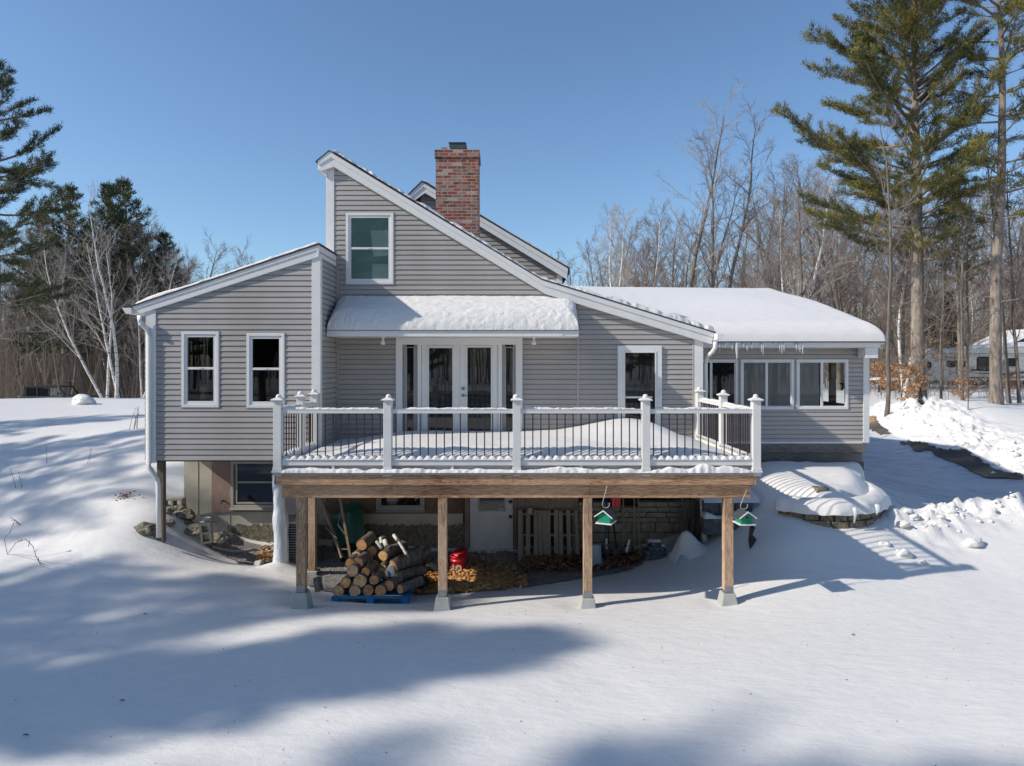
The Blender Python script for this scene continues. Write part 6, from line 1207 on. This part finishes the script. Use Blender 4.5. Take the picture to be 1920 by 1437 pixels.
def reg_bare(key,tm,cm,leaves=None,**k):
    T,Cn=bare(**k); ps=[('trunk',T.mesh('trunk',W[tm],True)),('crown',Cn.mesh('crown',W[cm],False))]
    if leaves:
        n_,zlo,zhi,sz=leaves; rng=np.random.RandomState(k['seed']); V_=np.array(Cn.v); V_=V_[(V_[:,2]>zlo)&(V_[:,2]<zhi)]; idx=rng.randint(0,len(V_),n_); v,f=tufts(V_[idx],rng.normal(0,1,(n_,3)),1,rng,sz,sz*.45,-.5); ps.append(('leaves',np_mesh('leaves',v,f,W['leaf'])))
    reg(key,(k['Hh'],ps))
reg_bare('oak','tree','twig',seed=1,Hh=17,R0=.19,nb=26,start=.32,spread=.36,ang=50,sub=(9,8),twr=.0075,up=.06)
reg_bare('oak2','tree','twig',seed=2,Hh=17,R0=.17,nb=24,start=.38,spread=.34,ang=48,sub=(9,8),twr=.0075,up=.06)
reg_bare('maple','tree','twigr',seed=3,Hh=15,R0=.16,nb=28,start=.25,spread=.46,ang=50,sub=(9,9),up=.06,twr=.007)
reg_bare('tall','tree','twigl',seed=4,Hh=20,R0=.21,nb=24,start=.34,spread=.32,ang=52,sub=(9,8),up=.05,twr=.0075)
reg_bare('tall2','tree','twig',seed=5,Hh=19,R0=.17,nb=20,start=.42,spread=.28,ang=50,sub=(8,8),up=.05,twr=.0075,lean=.04)
reg_bare('thin','tree','twig',seed=6,Hh=13,R0=.085,nb=18,start=.35,spread=.22,ang=42,sub=(7,6),twr=.007,up=.06)
reg_bare('thin2','tree','twigr',seed=7,Hh=11,R0=.07,nb=20,start=.25,spread=.28,ang=46,sub=(7,7),twr=.007,up=.06)
reg_bare('birch','birch','twigl',seed=8,Hh=15,R0=.12,nb=24,start=.3,spread=.30,ang=42,sub=(9,7),stems=2,twr=.007,up=.05)
reg_bare('birch2','birch','twigr',seed=9,Hh=14,R0=.10,nb=26,start=.25,spread=.36,ang=42,sub=(9,7),stems=3,up=.04,twr=.007)
reg_bare('birchw','birch','btwig',seed=19,Hh=14,R0=.11,nb=15,start=.30,spread=.48,ang=42,sub=(6,5),stems=4,up=.06,twr=.007)
reg_bare('bush','twig','twigr',seed=10,Hh=5,R0=.04,nb=16,start=.08,spread=.5,ang=50,sub=(6,5),stems=4)
reg_bare('beech','tree','twig',seed=14,Hh=5,R0=.045,nb=18,start=.10,spread=.48,ang=62,sub=(6,4),leaves=(1500,.3,3.2,.10),up=.02)
reg_bare('beech3','tree','twig',seed=16,Hh=5,R0=.03,nb=14,start=.2,spread=.42,ang=60,sub=(6,4),leaves=(420,1.6,4.6,.09),up=.02)
reg_bare('beech2','tree','twig',seed=15,Hh=3,R0=.03,nb=14,start=.15,spread=.5,ang=60,sub=(6,4),leaves=(800,.2,2.2,.09),up=.02)
def reg_pine(key,mat,tm='pbark',**k):
    T,B,(v,f)=pine(**k); reg(key,(k['Hh'],[('trunk',T.mesh('trunk',W[tm],True)),('branches',B.mesh('branches',W['pbark'],False)),('needles',np_mesh('needles',v,f,W[mat]))]))
def lerp_r(pts):
    def f(z):
        for (a,p),(b,q) in zip(pts,pts[1:]):
            if z<=b: return p+(q-p)*max(0,(z-a))/(b-a)
        return pts[-1][1]
    return f
reg_pine('pine_big','pine',seed=21,Hh=27,R0=.40,zs=(8.0,26.5),rad=lerp_r([(8,4.0),(10,5.6),(13,6.0),(16,5.2),(19,4.6),(23,3.2),(27,.5)]),per=5,dz_=.78,nt=24,TL=.21,TW=.0135,bias=.42,dead=22,bare_f=.34,tstep=.27,rise=.20,droop=0)
reg_pine('pine_slim','pine',seed=22,Hh=26,R0=.29,zs=(9.5,25.5),rad=lerp_r([(9.5,3.0),(12,2.6),(15,3.6),(20,3.6),(24,2.2),(26,.4)]),per=4,dz_=1.05,nt=22,TL=.20,TW=.0135,dead=18,bare_f=.34,tstep=.28,rise=.05)
reg_pine('pine_tier','pined',seed=23,Hh=19,R0=.33,zs=(5.5,18.6),rad=lerp_r([(5.5,3.6),(10,5.0),(12,4.6),(15,2.9),(17,1.9),(19,.3)]),per=4,dz_=1.15,nt=24,TL=.20,TW=.0145,up=.5,bare_f=.24,tstep=.24,rise=.06)
reg_pine('pine_mid','pined',seed=24,Hh=17,R0=.25,zs=(3.5,16.6),rad=lerp_r([(3.5,3.3),(8,3.4),(13,2.3),(17,.3)]),per=4,dz_=.75,nt=13,TL=.22,TW=.026,up=.4,bare_f=.24,tstep=.32)
reg_pine('pine_dense','pined',seed=29,Hh=17,R0=.25,zs=(2.5,16.6),rad=lerp_r([(2.5,3.3),(8,3.0),(12,2.5),(15,1.7),(17,.3)]),per=6,dz_=.45,nt=13,TL=.24,TW=.032,up=.4,bare_f=.1,tstep=.3)
reg_pine('pine_young','pine',seed=25,Hh=14,R0=.14,zs=(8.3,13.7),rad=lerp_r([(8.3,1.6),(11,2.2),(14,.3)]),per=4,dz_=.55,nt=12,TL=.2,TW=.022,dead=8)
reg_pine('spruce','spruce',seed=26,Hh=12,R0=.16,zs=(.8,11.7),rad=lerp_r([(.8,2.8),(4,2.2),(12,.15)]),per=6,dz_=.40,nt=9,TL=.20,TW=.03,up=-.1,droop=-.12,bare_f=.2,tstep=.3,rise=-.12,dead=0)
def place(key,x,y,z,h,rot,label,cat='tree',grp=None,name=None,tilt=0,sx=1):
    H0,ps=PROTO[key]; s=h/H0; o=bpy.data.objects.new(name or {'b':'bare_tree','o':'bare_tree','m':'bare_tree','t':'bare_tree'}.get(key[0],'bare_tree'),None); COL.objects.link(o); o.empty_display_size=.3
    o.location=(x,y,z); o.rotation_euler=(0,tilt,rot) if False else (0,0,rot); o.scale=(s*sx,s*sx,s)
    if tilt: o.rotation_euler=(Matrix.Rotation(tilt,3,'Y')@Matrix.Rotation(rot,3,'Z')).to_euler()
    tag(o,label,cat,grp)
    for n_,me in ps: c_=bpy.data.objects.new(n_,me); COL.objects.link(c_); c_.parent=o
    return o
def tree(key,px,D,pytop,rot,label,grp=None,name='bare_tree',cat='tree',base=None,tilt=0,sx=1):
    x=PX(px,D); z=zg(x,D) if base is None else base; h=PZ(pytop,D)-z; return place(key,x,D,z,h,rot,label,cat,grp,name,tilt,sx)
# named trees, right
tree('pine_big',1722,32,-130,0.15,'tall broad white pine towering behind the right end of the house',name='pine_tree')
tree('pine_slim',1868,30,-190,2.0,'slender tall pine with a pale lichened trunk near the right edge',name='pine_tree')
tree('pine_young',1803,37,375,1.0,'small topped young pine between the two tall pines',name='pine_tree')
tree('spruce',1778,58,545,0,'dark small spruce standing behind the travel trailer',name='spruce_tree')
tree('spruce',1735,62,535,1.7,'dark spruce half hidden behind the trunk of the broad pine',name='spruce_tree')
tree('thin',1661,27.5,205,.4,'smooth thin pale trunked tree just right of the sunroom roof')
tree('birch2',1697,34,330,1.1,'clump of white birches between the sunroom and the broad pine',name='birch_tree')
tree('thin',1806,30,330,3.0,'thin grey tree in front of the middle of the travel trailer')
tree('thin2',1764,31,420,2.2,'crooked dark sapling in front of the left end of the travel trailer')
tree('thin2',1813,36,360,4.0,'thin tree close behind the grey trunk in front of the trailer')
tree('thin',1893,31,250,5.0,'thin dark tree between the slender pine and the right edge',tilt=-.05)
tree('thin2',1912,31,300,.9,'leaning dark sapling at the right edge of the photo',tilt=-.06)
tree('tall',1287,45,185,.2,'tallest bare tree above the middle of the sunroom roof')
tree('tall2',1318,46,270,1.9,'dark bare tree just right of the tallest one')
tree('maple',1303,48,420,1.9,'low forked bare tree at the foot of the tallest one')
tree('tall2',1357,45,200,3.9,'slim bare tree with a crown leaning right',tilt=.04)
tree('oak2',1338,47,330,2.9,'thin bare tree between the two tallest bare trees')
tree('birch',1172,44,350,.7,'double stemmed pale birch left of the tall bare trees',name='birch_tree')
tree('birch2',1205,47,390,2.7,'pale birch clump right of the double stemmed birch',name='birch_tree')
tree('maple',1125,50,455,3.7,'spreading bare tree nearest the rear gable of the house')
tree('birch',1468,44,300,4.1,'pale twin birch left of the broad pine',name='birch_tree')
tree('oak',1500,42,300,1.0,'brown bare tree standing under the left branches of the broad pine')
tree('oak2',1530,46,290,5.2,'grey bare tree behind the twin birch on the right')
tree('tall',1575,47,330,2.2,'tall grey tree trunk right of the brown bare tree')
tree('maple',1620,45,380,.9,'reddish bare tree behind the right slope of the sunroom roof')
for k,(px,D,t,key) in enumerate(((1652,38,640,'beech'),(1690,31,655,'beech2'),(1712,30,662,'beech2'),(1768,45,628,'beech3'),(1795,44,632,'beech3'),(1740,44,625,'beech3'),(1806,29,692,'beech2'),(1840,40,700,'beech3'),(1668,40,650,'beech'),(1893,38,680,'beech2'))):
    tree(key,px,D,t,k*1.3,['orange leaved young beech beside the right corner of the house','orange beech sprig left of the broad pine trunk','orange beech sprig at the foot of the broad pine','orange leaved beech in front of the trailer roof','orange leaved beech right above the trailer window','orange leaved beech between broad pine and trailer','small orange beech sapling alone in front of the trailer wheels','faded beech sapling in front of the large trailer window','second orange beech near the right corner of the house','faded beech sapling right of the slender pine'][k],'beech saplings with dry orange leaves',name='beech_sapling')
g_=ground_hit(1815,768,15,40); place('thin2',g_.x,g_.y,g_.z,2.6,2,'bare forked seedling on top of the snow mound','tree',None,'bare_tree')
g_=ground_hit(1726,758,15,40); place('spruce',g_.x,g_.y,g_.z-.1,.75,2,'tiny green fir seedling in the snow before the broad pine','tree',None,'fir_seedling')
# named trees, left
tree('pine_tier',-14,33,118,.5,'big tiered dark pine at the left edge of the photo',name='pine_tree',base=1.9)
tree('pine_mid',120,52,345,2.2,'dark pine second from the left edge',name='pine_tree',base=.8)
tree('pine_mid',182,56,345,.9,'dark pine behind the leaning white birch',name='pine_tree',base=.8)
tree('pine_mid',272,60,340,4.4,'narrow dark pine with a ragged leaning top',name='pine_tree',base=.8,tilt=-.05)
tree('pine_mid',318,62,440,5.1,'low dark pine nearest the wing roof',name='pine_tree',base=.8)
tree('pine_mid',60,62,400,1.4,'shaded pine behind the big tiered pine',name='pine_tree',base=.8)
tree('birchw',214,44,380,2.0,'leaning white birch with many stems left of the house',name='birch_tree',base=.6,tilt=-.16)
tree('thin',117,45,560,2.0,'thin leaning white birch stem above the parked car',name='birch_tree',base=.6,tilt=-.2)
tree('birch',262,50,470,5.0,'upright pale birch beside the wing gutter',name='birch_tree',base=.6)
tree('oak2',133,50,470,1.0,'dark trunked bare tree above the car hood',base=.6)
tree('maple',396,100,452,2.0,'far round crowned bare tree above the wing roof',base=1)
tree('maple',475,115,470,4.0,'far faint bare tree near the top of the wing roof',base=1)
# woods in bulk, still one object per tree
rw=random.Random(77)
keysR=['oak','oak2','maple','tall','tall2','thin','birch','thin2','oak','maple']
def topR(px):
    pts=[(1040,500),(1070,470),(1130,410),(1200,400),(1260,420),(1300,360),(1400,400),(1460,330),(1600,330),(1750,360),(1960,340)]
    for (a,p),(b,q) in zip(pts,pts[1:]):
        if px<=b: return p+(q-p)*(px-a)/(b-a)
    return 350
n=0
for k in range(130):
    px=rw.uniform(1045,1975); D=rw.uniform(48,100) if px<1640 else rw.uniform(40,95); key=rw.choice(keysR); tp=topR(px)+rw.uniform(-10,150)*(1 if D<70 else 1.2); tp=min(tp,585)
    if 1720<px<1960 and D<56: D=rw.uniform(58,95)
    tree(key,px,D,tp,rw.uniform(0,6.28),'bare tree in the dense woods behind the right side of the house','bare trees in the woods behind the right side',name='birch_tree' if key=='birch' else 'bare_tree',tilt=rw.gauss(0,.03))
keysL=['maple','thin2','oak','thin','maple','birch','oak2','maple']
for k in range(75):
    px=rw.uniform(-60,335); D=rw.uniform(52,85); tp=(430 if px>60 else 470)+rw.uniform(-30,150)+max(0,px-290)*1.0; key=rw.choice(keysL); tree(key,px,D,min(tp,610),rw.uniform(0,6.28),'bare tree in the brown thicket left of the house','bare trees in the thicket left of the house',name='birch_tree' if key=='birch' else 'bare_tree',base=.7,tilt=rw.gauss(0,.05))
for k in range(26):
    px=rw.uniform(335,640); D=rw.uniform(90,130); tree(rw.choice(['maple','oak']),px,D,rw.uniform(505,570),rw.uniform(0,6.28),'low far bare tree beyond the wing roof','far bare trees beyond the wing roof',base=1)
# undergrowth and far woods
def brush(seed,n,x0f,x1f,D0,D1,hlo,hhi,mat,label,lean=.15,name='undergrowth'):
    r=random.Random(seed); mb=MB(); xs=[];ys=[]
    for k in range(n): D=r.uniform(D0,D1); xs.append(PX(r.uniform(x0f,x1f),D)); ys.append(D)
    zs=zt(xs,ys)
    for x,y,z in zip(xs,ys,zs):
        h=r.uniform(hlo,hhi); a_=Vector((x,y,z-.3)); d=Vector((r.gauss(0,lean),r.gauss(0,lean),1)); m_=a_+d*h*.5; b_=a_+d*h+Vector((r.gauss(0,.2),0,0)); rr_=.008+h*.0035; mb.tube([a_,m_,b_],[rr_,rr_*.7,.008],3,False)
        for q in range(5): u=r.uniform(.25,1); c=a_.lerp(b_,u); mb.tube([c,c+Vector((r.gauss(0,.4),r.gauss(0,.3),r.uniform(.2,.8)))*(h*.22)],[.009,.005],3,False)
    return tag(mb.build(name,W[mat]),label,'undergrowth',None,'stuff')
brush(1,2600,-80,345,50,80,2.5,7.5,'brushm','brown tangle of undergrowth beneath the trees left of the house')
brush(2,1500,1030,1700,50,90,2.5,7.0,'brushm','brown tangle of undergrowth behind the sunroom roof')
brush(3,1500,1620,1990,52,95,2.0,7.5,'brushm','tangle of undergrowth in the woods behind the trailer')
brush(7,170,1625,1960,34,49,.5,2.0,'twig','sparse saplings and stems on the snow before the trailer',.12)
def far(seed,n,fx0,fx1,D0,D1,mat,label,hlo=9,hhi=16):
    r=random.Random(seed); mb=MB()
    for k in range(n):
        D=r.uniform(D0,D1); x=PX(r.uniform(fx0,fx1),D); h=r.uniform(hlo,hhi); rr_=.16; a_=Vector((x,D,0)); b_=a_+Vector((r.gauss(0,.6),0,h)); mb.tube([a_,b_],[rr_,.04],3,False)
        for q in range(16): u=r.uniform(.25,1); c=a_.lerp(b_,u); e_=c+Vector((r.gauss(0,1.3),0,r.uniform(.5,2.6))); mb.tube([c,e_],[.05,.02],3,False); e2=e_+Vector((r.gauss(0,.8),0,r.uniform(.2,1.2))); mb.tube([c.lerp(e_,.5),e2],[.03,.015],3,False)
    return tag(mb.build('distant_woods',W[mat]),label,'woods',None,'stuff')
far(4,1000,980,2050,100,190,'farm','distant brown woods behind the right side'); far(5,700,-200,650,90,180,'farm','distant brown woods on the left horizon'); far(6,900,-2200,4200,-110,-60,'farm','distant woods behind the viewpoint',13,20); brush(8,700,-2400,4400,-50,-30,2,6,'brushm','undergrowth in the woods behind the viewpoint')
# off-frame trees: they throw the soft shadows over the foreground and stand in the window reflections
off=[('pine_dense',-20.4,3.3,15.2,.3,.72),('pine_mid',-26.5,3.6,17.5,1.2,.95),('pine_mid',-20.5,6.6,11.5,2.2,.9),('pine_slim',-26.5,-3.1,22,.5,.9),('pine_slim',-35,-5.4,27,2.5,1),('pine_slim',-27,9.5,16,1.0,1),('pine_slim',-26,12.2,13.5,1.7,1.2),('pine_mid',-25.5,14.4,12.5,4.0,1),('pine_mid',-29,18.6,14,5.0,1),('pine_mid',-40,22,14,3.0,1)]
names=['pine off to the left casting the long foreground shadow','smaller pine behind the pine casting the foreground shadow','short open pine beyond the left edge of the yard','tall sparse pine left of the camera','tallest sparse pine far left behind the camera','slender pine left of the snow bank','second slender pine left of the snow bank','short pine left of the bank','short pine left of the snowfield','pine farthest left of the snowfield']
for (key,x,y,h,r0,sx_),nm in zip(off,names): place(key,x,y,zg(x,y)-.2,h,r0,nm,'tree',None,'pine_tree' if key[0]=='p' else 'bare_tree',sx=sx_)
rb=random.Random(31)
for k in range(48):
    x=rb.uniform(-50,50); y=rb.uniform(-44,-16); 
    if x<-8 and y>-20: continue
    kk=rb.choice(['pine_mid','pine_tier','pine_dense','oak','maple']); place(kk,x,y,zg(x,y)-.2,rb.uniform(12,21),rb.uniform(0,6),'tree in the dark woods behind the viewpoint','tree','trees in the woods behind the viewpoint','pine_tree' if kk[0]=='p' else 'bare_tree')
